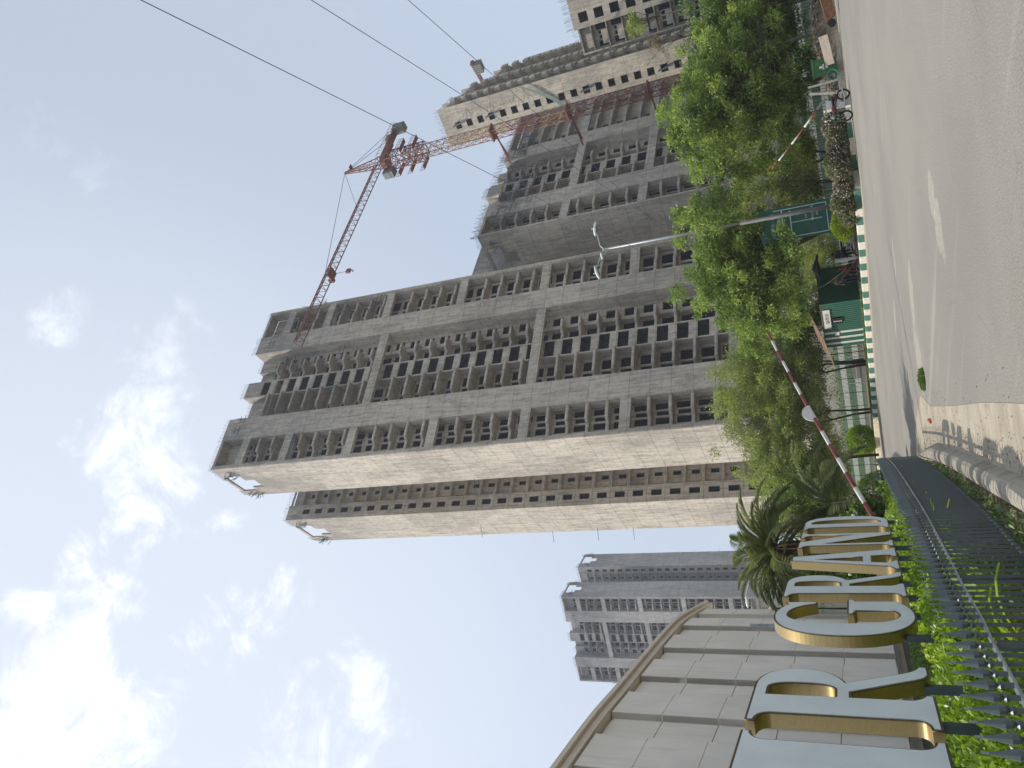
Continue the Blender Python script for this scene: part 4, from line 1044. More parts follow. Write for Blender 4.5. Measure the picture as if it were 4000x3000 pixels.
# ------------------------------------------------------------------ green direction sign
sx, sy, _ = pol(8.72, 49.0); SG = thing('direction_sign', 'dark green direction sign with white border and arrows behind the street lamp', 'sign', (sx, sy, 0), R(-9))
b = MB(); b.box(-.98, .98, -.04, .04, 1.50, 5.45); SP_ = b.build('panel', 'sign_green', SG)
b = MB(); b.box(-.98, -.90, -.02, .06, .3, 1.5); b.box(.90, .98, -.02, .06, .3, 1.5); b.build('post', 'sign_green', SG)
b = MB(); f_ = -.052
def ln_(x0, z0, x1, z1, w=.045): b.bar((x0, f_, z0), (x1, f_, z1), w, .012, up=(0, 1, 0)) if False else b.box(min(x0, x1) - w / 2, max(x0, x1) + w / 2, f_, f_ + .01, min(z0, z1) - w / 2, max(z0, z1) + w / 2)
ln_(-.82, 1.7, .82, 1.7); ln_(-.82, 1.7, -.82, 4.6); ln_(.82, 1.7, .82, 4.6); ln_(-.82, 4.15, .82, 4.15, .06); ln_(-.62, 3.7, .55, 3.7, .06); ln_(0, 3.67, 0, 2.0, .045); ln_(-.4, 5.3, .3, 5.3, .03)
b.add([(-.78, f_ - .002, 3.7), (-.58, f_ - .002, 3.82), (-.58, f_ - .002, 3.58)], [(0, 2, 1)]); b.add([(.72, f_ - .002, 3.7), (.52, f_ - .002, 3.82), (.52, f_ - .002, 3.58)], [(0, 1, 2)])
b.ball((0, f_, 2.5), .07, 10, (1, .2, 1), 6); b.build('border', 'sign_white', SP_)
for tx, x, z, sz in (('SECTOR - 16B', -.05, 4.62, .24), ('GR. NOIDA', -.12, 4.27, .24), ('NOIDA', -.5, 3.84, .17), ('EXIT', .28, 2.78, .17), ('YOU ARE', .38, 2.42, .18), ('HERE', .38, 2.17, .18)):
    text_mesh('lettering', tx, sz, 'sign_white', SP_, frame((x, f_ - .004, z), (1, 0, 0)))

# ------------------------------------------------------------------ kiosk of green ribbed sheets
kx, ky = 2.62, 52.9; KI = thing('site_kiosk', 'green ribbed metal kiosk with white stripes and a red lettered board', 'kiosk', (kx, ky, .42), R(36))
KH = 2.36; KL = 4.75; KW = 3.0
def ribs(b, along, L, H, z0=0, pitch=.09, off=0):
    k = 0
    while k * pitch < L:
        a = k * pitch
        if along == 'y': b.box(-.02 - off, .0 - off, a, a + pitch * .5, z0, z0 + H)
        else: b.box(a, a + pitch * .5, -.02, 0, z0, z0 + H)
        k += 1
b = MB(); b.box(0, .06, 0, KL, 0, KH); ribs(b, 'y', KL, KH, pitch=.2); b.build('front_wall', 'sheet_green', KI)
b = MB(); b.box(.06, KW, 0, .06, 0, KH)
k = 0
while k * .09 < KW - .1: b.box(.06 + k * .09, .06 + k * .09 + .045, -.02, 0, 0, KH); k += 1
b.box(KW - .06, KW, .06, KL, 0, KH); b.box(.06, KW - .06, KL - .06, KL, 0, KH); b.build('side_wall', 'sheet_green', KI)
b = MB(); b.box(.1, KW, .1, KL, KH, KH + .05); b.build('roof', 'plank', KI)
for y_ in (3.0, 3.6, 4.2):
    b = MB(); b.box(-.035, -.021, y_, y_ + .20, 0, KH); b.build('white_stripe', 'sheet_white', KI)
b = MB(); b.box(-.09, -.04, 3.02, 3.36, 1.45, 1.72); b.build('white_plate', 'paint_white', KI)
b = MB(); b.box(-.10, -.03, 1.5, 2.05, 1.15, 1.75); kw_ = b.build('window', 'black_cloth', KI)
b = MB(); b.box(-.16, -.11, 1.72, 1.78, 1.2, 1.7); b.build('window_bar', 'paint_white', kw_)
b = MB(); b.box(-.09, -.05, .55, 2.5, 1.86, 2.28); kb_ = b.build('board', 'sheet_white', KI)
text_mesh('lettering', 'GATE 01', .30, 'paint_red', kb_, frame((-.10, 1.45, 1.95), (0, -1, 0)), .006)
b = MB(); b.box(-.3, KW, -.25, KL + .1, -.14, -.003); b.build('base_slab', 'kerb_concrete', KI)
RF = thing('roof_sheet', 'rusty brown slanting roof sheet above the striped end of the kiosk', 'roof sheet', (kx, ky, .42), R(36))
b = MB(); o = [(-.55, 2.6, KH + .12), (-.45, 6.1, KH - .35), (2.2, 6.3, KH + .55), (1.8, 2.7, KH + .85)]
b.add(o + [(x, y, z + .04) for x, y, z in o], [(0, 3, 2, 1), (4, 5, 6, 7), (0, 1, 5, 4), (1, 2, 6, 5), (2, 3, 7, 6), (3, 0, 4, 7)]); b.build('sheet', 'plank', RF)
b = MB(); b.bar((-.5, 2.6, KH + .18), (-.42, 6.3, KH - .30), .05); b.bar((-.3, 2.9, KH + .24), (.9, 6.2, KH + .2), .05); b.build('batten', 'bamboo', RF)
b = MB(); b.bar((.2, 5.9, -.3), (.2, 5.9, KH - .1), .06); b.bar((1.6, 5.9, -.3), (1.6, 5.9, KH + .4), .06); b.build('support', 'bark', RF)
# open dark lean-to and door frame on its right
SH = thing('guard_shelter', 'dark open sided shelter frame beside the kiosk with seated guards', 'shelter', pol(3.7, 55.2, .35), R(-4))
b = MB(); b.bar((-.75, 0, 0), (-.75, 0, 2.3), .06); b.bar((1.1, 0, 0), (1.1, 0, 2.1), .06); b.bar((-.75, 1.6, 0), (-.75, 1.6, 2.3), .06); b.build('frame', 'galv', SH)
b = MB(); b.add([(-.9, -.3, 2.28), (1.3, -.3, 2.1), (1.3, 1.8, 2.2), (-.9, 1.8, 2.35), (-.9, -.3, 2.33), (1.3, -.3, 2.15), (1.3, 1.8, 2.25), (-.9, 1.8, 2.4)], [(0, 3, 2, 1), (4, 5, 6, 7), (0, 1, 5, 4), (1, 2, 6, 5), (2, 3, 7, 6), (3, 0, 4, 7)]); b.build('canopy', 'black_cloth', SH)
b = MB(); b.box(-.75, .9, 1.55, 1.62, 0, 2.1); b.build('back_cloth', 'black_cloth', SH)
UM = thing('umbrella', 'black half open umbrella above the guards beside the kiosk', 'umbrella', pol(5.45, 52.5, .35))
b = MB(); n = 8; top_ = (-.1, 0, 2.62)
ring = [(-.1 + .95 * math.cos(2 * math.pi * k / n), .95 * math.sin(2 * math.pi * k / n), 2.22 + .06 * math.sin(k * 2.4)) for k in range(n)]
b.add([top_] + ring, [(0, k + 1, (k + 1) % n + 1) for k in range(n)]); b.add([(top_[0], top_[1], top_[2] - .02)] + [(x, y, z - .02) for x, y, z in ring], [(0, (k + 1) % n + 1, k + 1) for k in range(n)]); b.build('canopy', 'black_cloth', UM)
b = MB(); b.bar((0, 0, .2), (-.1, 0, 2.7), .035); b.build('shaft', 'iron', UM)
bp = thing('bamboo_pole', 'long thin bamboo pole leaning up from beside the guards', 'pole', (0, 0, 0))
A_ = Vector(pol(4.85, 51.2, 1.15)); B_ = Vector(pol(3.35, 51.6, 5.1)); b = MB()
b.tube([A_ + Vector((.25, 0, -.12)), A_, A_ * .66 + B_ * .34 + Vector((-.22, 0, -.12)), A_ * .33 + B_ * .67 + Vector((-.12, 0, -.05)), B_], [.025, .025, .022, .02, .015], 6); b.build('cane', 'bamboo', bp)
wp = thing('white_post', 'white square post between the seated guards and the parked motorbike', 'post', pol(5.62, 50.9, .33), 0)
b = MB(); b.box(-.08, .08, -.08, .08, 0, 1.22); b.build('post', 'paint_white', wp); b = MB(); b.box(-.10, .10, -.10, .10, 1.22, 1.27); b.build('cap', 'galv', wp)
rs = thing('steel_gate', 'dark red steel frame leaning against the white post', 'frame', pol(5.0, 50.7, .33), 0)
b = MB(); b.bar((.42, 0, .02), (-.55, .2, 1.05), .10, .14); b.bar((.5, 0, .05), (-.2, .3, .3), .05); b.build('bar', 'bike_red', rs)

# ------------------------------------------------------------------ people
def skinned(name, verts, edges, radii, mat, parent, sub=1, root=0):
    me = bpy.data.meshes.new(name); me.from_pydata(verts, edges, []); o = bpy.data.objects.new(name, me); C.objects.link(o)
    m = o.modifiers.new('skin', 'SKIN'); m.use_smooth_shade = True
    for i, r in enumerate(radii):
        sv_ = me.skin_vertices[0].data[i]; sv_.radius = (r, r) if not isinstance(r, tuple) else r; sv_.use_root = (i == root)
    m2 = o.modifiers.new('sub', 'SUBSURF'); m2.levels = sub; m2.render_levels = sub
    dg = bpy.context.evaluated_depsgraph_get(); nm = bpy.data.meshes.new_from_object(o.evaluated_get(dg)); bpy.data.objects.remove(o)
    nm.materials.clear(); nm.materials.append(MT[mat]); nm.name = name
    for f in nm.polygons: f.use_smooth = True
    o = bpy.data.objects.new(name, nm); C.objects.link(o); o.parent = parent; return o
def person(label, loc, rz, J, top, bottom, group=None):
    root = thing('person', label, 'person', loc, rz, group)
    V = []; E = []; Rr = []; ID = {}
    def add(n, p, r, par=None):
        ID[n] = len(V); V.append(Vector(p)); Rr.append(r)
        if par: E.append((ID[par], ID[n]))
    P = J
    add('pel', P['pel'], .125); add('waist', P['waist'], .115, 'pel'); add('chest', P['chest'], .135, 'waist'); add('neck0', P['neck'], .055, 'chest')
    hd = Vector(P['head']); nk = Vector(P['neck'])
    add('jaw', nk.lerp(hd, .55), .062, 'neck0'); add('head', hd, .088, 'jaw'); add('crown', hd + (hd - nk).normalized() * .085, .07, 'head')
    for s in 'LR':
        add('sh' + s, P['sh' + s], .062, 'chest'); add('el' + s, P['el' + s], .042, 'sh' + s); add('wr' + s, P['wr' + s], .028, 'el' + s)
        h = Vector(P['wr' + s]); d = (h - Vector(P['el' + s])).normalized(); side = d.cross(Vector((0, 1, .2))).normalized()
        add('pa' + s, h + d * .075, .034, 'wr' + s)
        for k, (o_, l) in enumerate(((-.028, .06), (-.010, .078), (.010, .073), (.028, .055))):
            add('f%s%d' % (s, k), h + d * .10 + side * o_, .010, 'pa' + s); add('g%s%d' % (s, k), h + d * (.10 + l) + side * o_ * 1.2 + Vector((0, 0, -.02)), .007, 'f%s%d' % (s, k))
        add('t' + s, h + d * .05 + side * -.045, .011, 'pa' + s); add('u' + s, h + d * .085 + side * -.06, .008, 't' + s)
        add('hp' + s, P['hp' + s], .095, 'pel'); add('kn' + s, P['kn' + s], .062, 'hp' + s); add('an' + s, P['an' + s], .042, 'kn' + s)
        add('to' + s, P['to' + s], .036, 'an' + s)
    skinned('body', [tuple(v) for v in V], E, Rr, 'skin', root)
    fdir = (Vector(P.get('face', (0, -1, 0)))).normalized()
    # face: nose, eyes, mouth and ears
    f = MB(); f.ball(tuple(hd + fdir * .088 + Vector((0, 0, -.01))), .016, 6, (1, 1, 1.5), 5)
    sd_ = fdir.cross(Vector((0, 0, 1)))
    for s in (-1, 1): f.ball(tuple(hd + sd_ * s * .086), .02, 6, (1, 1, 1.6), 5)
    f.build('nose_and_ears', 'skin', root, smooth=True)
    f = MB()
    for s in (-1, 1): f.ball(tuple(hd + fdir * .078 + sd_ * s * .032 + Vector((0, 0, .018))), .011, 6, k=5)
    f.ball(tuple(hd + fdir * .08 + Vector((0, 0, -.05))), .016, 6, (1.2, 1.2, .35), 5); f.build('eyes_and_mouth', 'hair', root)
    hr = MB(); hr.ball(tuple(hd - fdir * .018 + Vector((0, 0, .035))), .104, 12, (1, 1, .92), 8); hr.build('hair', 'hair', root, smooth=True)
    # clothes
    tv = [P['pel'], P['waist'], P['chest'], Vector(P['neck']).lerp(Vector(P['chest']), .35), P['shL'], Vector(P['shL']).lerp(Vector(P['elL']), .75), P['shR'], Vector(P['shR']).lerp(Vector(P['elR']), .75)]
    skinned('shirt', [tuple(Vector(v)) for v in tv], [(0, 1), (1, 2), (2, 3), (2, 4), (4, 5), (2, 6), (6, 7)], [.145, .142, .165, .085, .082, .06, .082, .06], top, root)
    tv = [P['pel'], P['hpL'], P['knL'], Vector(P['anL']) + Vector((0, 0, .04)), P['hpR'], P['knR'], Vector(P['anR']) + Vector((0, 0, .04))]
    skinned('trousers', [tuple(Vector(v)) for v in tv], [(0, 1), (1, 2), (2, 3), (0, 4), (4, 5), (5, 6)], [.15, .115, .085, .066, .115, .085, .066], bottom, root)
    b = MB()
    for s in 'LR':
        a = Vector(P['an' + s]); t = Vector(P['to' + s]); b.tube([a + Vector((0, 0, -.035)), a.lerp(t, .6) + Vector((0, 0, -.02)), t + (t - a) * .25 + Vector((0, 0, -.005))], [.055, .052, .035], 8)
    b.build('shoe', 'black_cloth', root, smooth=True)
    return root
STAND = dict(pel=(0, 0, .92), waist=(0, 0, 1.1), chest=(0, 0, 1.32), neck=(0, -.01, 1.47), head=(0, -.03, 1.62), shL=(-.17, 0, 1.38), elL=(-.26, .02, 1.1), wrL=(-.2, -.16, .95), shR=(.17, 0, 1.38), elR=(.25, -.06, 1.12), wrR=(.12, -.26, 1.2), hpL=(-.09, 0, .88), knL=(-.1, -.03, .49), anL=(-.11, .02, .085), toL=(-.13, -.15, .04), hpR=(.09, 0, .88), knR=(.1, -.02, .49), anR=(.11, .02, .085), toR=(.14, -.15, .04))
SIT = dict(pel=(0, 0, .50), waist=(0, .0, .68), chest=(0, -.03, .90), neck=(0, -.06, 1.05), head=(0, -.11, 1.19), shL=(-.17, -.03, .96), elL=(-.24, -.12, .70), wrL=(-.15, -.34, .62), shR=(.17, -.03, .96), elR=(.24, -.1, .70), wrR=(.13, -.34, .64), hpL=(-.10, -.05, .48), knL=(-.16, -.45, .52), anL=(-.15, -.48, .09), toL=(-.17, -.64, .04), hpR=(.10, -.05, .48), knR=(.15, -.46, .50), anR=(.16, -.42, .09), toR=(.18, -.58, .04))
person('person in a grey shirt standing closest to the kiosk, bending over the others', pol(4.25, 51.9, .34), R(-30), dict(STAND, head=(.06, -.12, 1.58), neck=(.03, -.05, 1.45), face=(.3, -1, -.2)), 'cloth_grey', 'cloth_denim', 'guards beside the kiosk')
person('person in a dark red shirt seated in the middle beside the white post', pol(5.08, 51.6, .34), R(-50), dict(SIT, face=(0, -1, 0)), 'cloth_maroon', 'cloth_dark', 'guards beside the kiosk')
person('person in a blue shirt seated on the motorbike below the umbrella', pol(5.95, 52.0, .52), R(40), dict(SIT, head=(0, -.2, 1.12), neck=(0, -.12, 1.02), face=(0, -1, -.5)), 'cloth_blue', 'cloth_dark', 'guards beside the kiosk')
st = thing('stool', 'low dark stool under the guard in the dark red shirt', 'stool', pol(5.08, 51.65, .34))
b = MB(); b.box(-.18, .18, -.16, .16, .33, .38); b.build('seat', 'plank', st)
for x in (-.14, .14):
    for y in (-.12, .12): b = MB(); b.box(x - .015, x + .015, y - .015, y + .015, 0, .33); b.build('leg', 'iron', st)
# motorbikes
def motorbike(label, loc, rz, paint):
    m_ = thing('motorbike', label, 'motorbike', loc, rz, 'motorbikes parked at the far kerb')
    for x in (-.62, .62):
        b = MB(); ring = [(x + .27 * math.cos(2 * math.pi * k / 18), 0, .30 + .27 * math.sin(2 * math.pi * k / 18)) for k in range(19)]; b.tube(ring, .045, 8, caps=False); b.build('tyre', 'tyre', m_, smooth=True)
        b = MB(); b.tube([(x, -.05, .30), (x, .05, .30)], .06, 8)
        for k in range(6): a = math.pi * k / 3; b.bar((x, 0, .3), (x + .24 * math.cos(a), 0, .3 + .24 * math.sin(a)), .02)
        b.build('rim', 'chrome', m_)
    b = MB(); b.tube([(.62, 0, .3), (.50, 0, .62), (.40, 0, .92)], .035, 8); b.tube([(.40, 0, .85), (-.1, 0, .38), (-.62, 0, .3)], .035, 8); b.tube([(.38, 0, .8), (-.3, 0, .66), (-.75, 0, .74)], .03, 8); b.build('frame', 'iron', m_)
    b = MB(); b.ball((.13, 0, .78), .2, 12, (1.25, .6, .62)); b.ball((-.55, 0, .66), .14, 10, (1.6, .6, .7)); b.build('fuel_tank', paint, m_, smooth=True)
    b = MB(); b.ball((-.32, 0, .80), .2, 12, (1.9, .62, .32)); b.build('seat', 'black_cloth', m_, smooth=True)
    b = MB(); b.box(-.12, .22, -.12, .12, .28, .58); b.tube([(.1, .14, .3), (-.4, .16, .27), (-.8, .16, .33)], .04, 8); b.build('engine', 'chrome', m_)
    b = MB(); b.tube([(.42, -.34, 1.02), (.46, -.12, .98), (.46, .12, .98), (.42, .34, 1.02)], .018, 8); b.build('handlebar', 'chrome', m_)
    b = MB(); b.ball((.56, 0, .86), .10, 10, (.7, 1, 1)); b.build('headlight', 'glass', m_, smooth=True)
    for s in (-1, 1):
        b = MB(); b.bar((.43, s * .3, 1.0), (.40, s * .38, 1.2), .012); b.ball((.40, s * .4, 1.22), .055, 8, (.4, 1.2, .8)); b.build('mirror', 'lamp_white', m_)
    b = MB(); b.box(-.86, -.84, -.11, .11, .5, .66); b.build('number_plate', 'paint_white', m_)
    return m_
motorbike('black motorbike parked beside the kiosk under the guard in blue', pol(6.35, 51.6, .33), R(150), 'bike_black')
motorbike('dark red motorbike parked at the right end of the flower bed', pol(15.55, 42.6, .02), R(200), 'bike_red')
# sack
sk = MB(); sk.ball((0, 0, .30), .33, 14, (1.0, .8, .92), 10); o = sk.build('sack', 'sack_white', smooth=True, loc=pol(7.0, 50.6, .30))
for v in o.data.vertices: v.co += Vector((random.uniform(-.03, .03), random.uniform(-.03, .03), random.uniform(-.03, .03)))
tag(o, 'white stuffed sack beside the motorbike near the lime green bush', 'sack')

# ------------------------------------------------------------------ objects at the right end
bn = thing('waste_bin', 'square green waste bin with a white printed mark', 'bin', pol(18.15, 48.3, .33), R(-14))
b = MB(); b.add([(-.36, -.33, 0), (.36, -.33, 0), (.36, .33, 0), (-.36, .33, 0), (-.45, -.42, 1.15), (.45, -.42, 1.15), (.45, .42, 1.15), (-.45, .42, 1.15)], [(0, 3, 2, 1), (4, 5, 6, 7), (0, 1, 5, 4), (1, 2, 6, 5), (2, 3, 7, 6), (3, 0, 4, 7)]); bb_ = b.build('body', 'bin_green', bn)
b = MB(); b.box(-.5, .5, -.47, .47, 1.15, 1.25); b.build('lid', 'bin_green', bn)
b = MB(); b.box(-.14, .14, -.42, -.40, .62, .70); b.box(-.06, .06, -.43, -.41, .70, .86); b.box(-.1, .1, -.41, -.39, .45, .55); b.build('printed_mark', 'paint_white', bb_)
bk = MB(); n = 16
bk.tube([(0, 0, 0), (0, -.12, .02)], [.18, .19], n); 
bk = MB()
pr = [(.0, .17), (.40, .25), (.40, .28), (.38, .28), (.38, .24), (.02, .16)]
for i in range(len(pr) - 1):
    (t0, r0), (t1, r1) = pr[i], pr[i + 1]; o_ = len(bk.v)
    for k in range(n): a = 2 * math.pi * k / n; bk.v.append((r0 * math.cos(a), -t0, r0 * math.sin(a)))
    for k in range(n): a = 2 * math.pi * k / n; bk.v.append((r1 * math.cos(a), -t1, r1 * math.sin(a)))
    for k in range(n): bk.f.append((o_ + k, o_ + (k + 1) % n, o_ + n + (k + 1) % n, o_ + n + k)); bk.m.append(0)
bkt = thing('bucket', 'round teal bucket lying on its side below the green bin', 'bucket', pol(17.55, 46.6, .62), R(-14)); bk.build('body', 'bucket_teal', bkt, smooth=True)
for i, (a, D_, lean, lb) in enumerate(((17.2, 47.2, -.03, 'pale concrete post standing upright beside the green bin'), (16.35, 46.2, .20, 'pale concrete post leaning over beside the red motorbike'))):
    t_ = thing('concrete_post', lb, 'post', pol(a, D_, .32), R(-14), 'pale concrete posts on the verge')
    b = MB(); b.box(-.055, .055, -.055, .055, 0, 1.55); o = b.build('post', 'stone_post', t_); o.rotation_euler = (0, lean, 0)
wb = thing('wheelbarrow', 'rusty brown tipped wheelbarrow lying on the kerb at the upper right', 'wheelbarrow', pol(21.3, 45.6, .18), R(-12))
b = MB(); q = [(-.15, -.35, 0), (.55, -.35, .1), (.55, .35, .1), (-.15, .35, 0), (-.5, -.5, .42), (.85, -.45, .62), (.85, .45, .62), (-.5, .5, .42)]
b.add(q, [(0, 3, 2, 1), (0, 1, 5, 4), (1, 2, 6, 5), (2, 3, 7, 6), (3, 0, 4, 7)]); q2 = [(x * .96, y * .94, z + .03) for x, y, z in q]; b.add(q2, [(0, 1, 2, 3), (4, 5, 1, 0), (5, 6, 2, 1), (6, 7, 3, 2), (7, 4, 0, 3)]); b.build('tray', 'rust', wb)
b = MB(); b.tube([(.6, -.3, .1), (1.5, -.32, .55)], .025, 6); b.tube([(.6, .3, .1), (1.5, .32, .6)], .025, 6); b.build('handle', 'rust', wb)
b = MB(); b.tube([(-.55, -.05, .2), (-.55, .05, .2)], .19, 14); b.build('wheel', 'tyre', wb)
# rubble mound
b = MB(); GX, GY = 26, 12; cx_, cy_, _ = pol(20.3, 51.6)
for i in range(GX + 1):
    for j in range(GY + 1):
        u = i / GX * 2 - 1; v = j / GY * 2 - 1; h = max(0, (1 - u * u) * (1 - v * v)) * (1.0 + .5 * math.sin(i * 1.3) * math.cos(j * 1.7)) + random.uniform(-.04, .06)
        b.v.append((cx_ + u * 5.2, cy_ + v * 1.5 + u * 1.3, .28 + h * .9))
for i in range(GX):
    for j in range(GY): a = i * (GY + 1) + j; b.f.append((a, a + GY + 1, a + GY + 2, a + 1)); b.m.append(0)
tag(b.build('rubble_heap', 'rubble'), 'brown heap of earth and rubble behind the kerb at the upper right', 'rubble heap')
n = 900; cen = np.zeros((n, 3)); cen[:, 0] = cx_ + RG.uniform(-5, 5, n); cen[:, 1] = cy_ + (cen[:, 0] - cx_) * .25 + RG.uniform(-1.4, .7, n); cen[:, 2] = .45 + .85 * np.maximum(0, 1 - ((cen[:, 0] - cx_) / 5) ** 2) * RG.uniform(.5, 1, n)
b = MB()
for c_ in cen: b.ball(tuple(c_), RG.uniform(.04, .13), 5, (1, 1, .7), 4)
tag(b.build('rubble_stones', 'rubble'), kind='stuff')
bd = thing('loose_board', 'pale brown board lying tilted on the rubble beside the green bin', 'board', pol(19.15, 47.0, .45), R(-14)); b = MB(); b.add([(-.75, 0, 0), (.75, 0, .18), (.75, .5, .62), (-.75, .5, .42), (-.75, .05, -.04), (.75, .05, .14), (.75, .55, .58), (-.75, .55, .38)], [(0, 1, 2, 3), (7, 6, 5, 4), (0, 4, 5, 1), (1, 5, 6, 2), (2, 6, 7, 3), (3, 7, 4, 0)]); b.build('sheet', 'board_brown', bd)

# ------------------------------------------------------------------ boundary sheet fence and grey wall behind the trees
def sheet_fence(label, a, c, z0, z1, mat):
    F_ = thing('sheet_fence', label, 'fence'); a = Vector(a); c = Vector(c); L = (c - a).length; d = (c - a) / L; nn = Vector((d.y, -d.x))
    if nn.y > 0: nn = -nn
    k = 0; n = int(L / 2.4) + 1
    for i in range(n):
        b = MB(); s0 = i * 2.4; s1 = min(L, s0 + 2.38)
        if s1 - s0 < .3: continue
        x = s0
        while x < s1:
            p_ = a + d * x + nn * .05; q = a + d * (x + .11) + nn * .05; r_ = a + d * (x + .13); t = a + d * min(x + .22, s1)
            b.add([(*p_, z0), (*q, z0), (*r_, z0), (*t, z0), (*p_, z1), (*q, z1), (*r_, z1), (*t, z1)], [(0, 1, 5, 4), (1, 2, 6, 5), (2, 3, 7, 6)]); x += .22
        b.bar((*(a + d * s0 + nn * .08), z0), (*(a + d * s0 + nn * .08), z1), .05); b.build('sheet_panel', mat, F_)
    return F_
sheet_fence('long green and white banded sheet fence behind the topiary bush', (2.5, 68.6), (-22, 102), .35, 2.62, 'sheet_banded')
sheet_fence('shaded green and white banded sheet fence behind the big right tree', (2.6, 68.4), (36, 61.0), .25, 2.75, 'sheet_banded')
gw = thing('yard_wall', 'stained grey plaster wall above the banded fence behind the thin trees', 'wall')
b = MB(); a, c = Vector((6, 66.4 + 12)), Vector((-16, 97 + 12)); d = (c - a).normalized(); b.prism([tuple(a), tuple(c), (c.x + .4, c.y + .3), (a.x + .4, a.y + .3)], 0, 5.6); b.build('wall', 'plaster_grey', gw)
# scaffolding rack with clutter behind the verge
rk = thing('steel_rack', 'thin pale steel rack holding dark sheets behind the grass verge', 'rack', pol(-1.6, 69, .33), R(36))
b = MB()
for x in (0, .9):
    for y in (0, 2.6): b.bar((x, y, 0), (x, y, 1.5), .05)
for z in (.7, 1.5): b.bar((0, 0, z), (0, 2.6, z), .04); b.bar((.9, 0, z), (.9, 2.6, z), .04); b.bar((0, 0, z), (.9, 0, z), .04)
b.build('frame', 'galv', rk); b = MB(); b.box(.2, .8, .2, 2.3, .02, .95); b.build('grey_box', 'cloth_grey', rk)

# ------------------------------------------------------------------ vegetation
def limbs(b, base, tips, r0, kn=3, wob=.25):
    base = Vector(base)
    for tp_ in tips:
        tp_ = Vector(tp_); pts = [base]; n = 5
        for i in range(1, n + 1):
            t = i / n; q = base.lerp(tp_, t) + Vector((random.uniform(-wob, wob) * t, random.uniform(-wob, wob) * t, .25 * math.sin(t * 3.14)))
            pts.append(q)
        b.tube(pts, [r0 * (1 - .8 * i / n) for i in range(n + 1)], 6)
def tree(name, label, az, D, zc, rx, rz_, ncl, r0, r1, mat, per=420, leaf=.17, trunk_r=.16, zb=.34, shell=.45, ry=None, bark='bark', lean=(0, 0), group=None, aspect=.4, lowbranch=None, extra=None, nstem=1, tz=None):
    x, y, _ = pol(az, D); root = thing(name, label, 'tree', (x, y, zb), 0, group)
    c = (lean[0], lean[1], zc - zb); ry = ry or rx * .8
    cl = crown_clumps(c, rx, ry, rz_, ncl, r0, r1, shell)
    if extra: cl += [(e[0], e[1], e[2] - zb, e[3]) for e in extra]
    P, O = clump_points(cl, per); keep = P[:, 2] > .25; P = P[keep]; O = O[keep]
    co, qd = leafco(P, leaf, aspect, .35, .3, O); from_arrays('crown', co, qd, mat, root)
    b = MB(); tt = tz or max(.8, c[2] - rz_ * .75)
    for s in range(nstem):
        ox = 0 if nstem == 1 else random.uniform(-.5, .5); fork = Vector((lean[0] * .45 + ox, lean[1] * .4, tt))
        b.tube([(ox * .3, 0, -.05), (ox * .5 + lean[0] * .15, 0, tt * .5), tuple(fork)], [trunk_r, trunk_r * .85, trunk_r * .7], 8)
        tips = [cl[i][:3] for i in RG.choice(len(cl), min(len(cl), 12 if nstem == 1 else 5), replace=False)]
        limbs(b, fork, tips, trunk_r * .55)
    b.build('trunk', bark, root, smooth=True); return root
# big right tree, its lower outliers and the one above the sign
tree('broadleaf_tree', 'large bright green leafy tree at the right, between crane mast and bin', 17.6, 53, 6.0, 5.1, 4.4, 330, .32, .80, 'leaf_neem', per=900, leaf=.23, aspect=.34, trunk_r=.2, shell=.3, lean=(.3, 0), ry=3.6,
     extra=[(-1.6, -2, 9.6, .8), (-2.6, -2, 9.3, .8), (-3.6, -2, 8.9, .8), (-4.2, -2, 8.2, .9), (-4.6, -2, 7.2, .9), (-3.6, -3, 7.4, .9), (-2.4, -3, 8.4, .9), (-4.8, -1.5, 6.2, .8), (-.4, -2, 10.2, .8), (-1, -3, 9.2, .8)])
tree('broadleaf_tree', 'dark leafy tree at the upper right picture edge', 22.6, 58, 5.4, 4.6, 4.2, 100, .6, 1.0, 'leaf_deep', per=650, leaf=.20, trunk_r=.2, shell=.3)
tree('broadleaf_tree', 'dull olive feathery tree below the big right tree', 12.6, 56.5, 4.6, 4.0, 3.6, 150, .35, .75, 'leaf_olive', per=640, leaf=.17, trunk_r=.10, nstem=3)
tree('broadleaf_tree', 'small glossy leaved tree beside the direction sign', 10.7, 51, 3.2, 1.5, 1.9, 40, .3, .55, 'leaf_dull', per=620, leaf=.17, trunk_r=.07, nstem=2)
tree('broadleaf_tree', 'bright green leafy tree with a bent trunk over the direction sign and the kiosk', 8.2, 51, 6.7, 4.6, 3.8, 360, .32, .75, 'leaf_neem', per=950, leaf=.22, aspect=.34, trunk_r=.2, shell=.3, lean=(-2.1, 0), tz=3.4, ry=3.4,
     extra=[(1.3, -5.2, 6.4, .6), (1.1, -5.0, 7.2, .65), (1.0, -5.2, 8.1, .65), (1.2, -5.0, 8.9, .65), (1.4, -4.6, 9.7, .6), (.4, -5, 8.6, .6), (2.0, -5, 8.4, .55), (1.9, -5, 7.5, .5), (.3, -5, 7.6, .6), (2.4, -2, 8.0, .7), (2.2, -1.6, 7.0, .7), (2.7, -2, 7.6, .6), (1.9, -2, 9.0, .8), (1.4, -1, 9.9, .7), (.6, -1, 10.4, .7), (2.5, -2, 6.4, .5), (-5.7, -1, 5.4, .7), (-5.4, -1.6, 6.4, .7), (-6.0, -1.2, 4.5, .7), (-4.9, -2.5, 4.2, .7), (-3.6, -2.5, 3.7, .7), (-4.3, -2, 3.6, .6), (-3.1, -3, 4.0, .7), (-2.0, -3, 3.6, .7), (-1.1, -3, 3.9, .7), (-.3, -3, 4.2, .6), (-5.6, -1, 3.6, .5)])
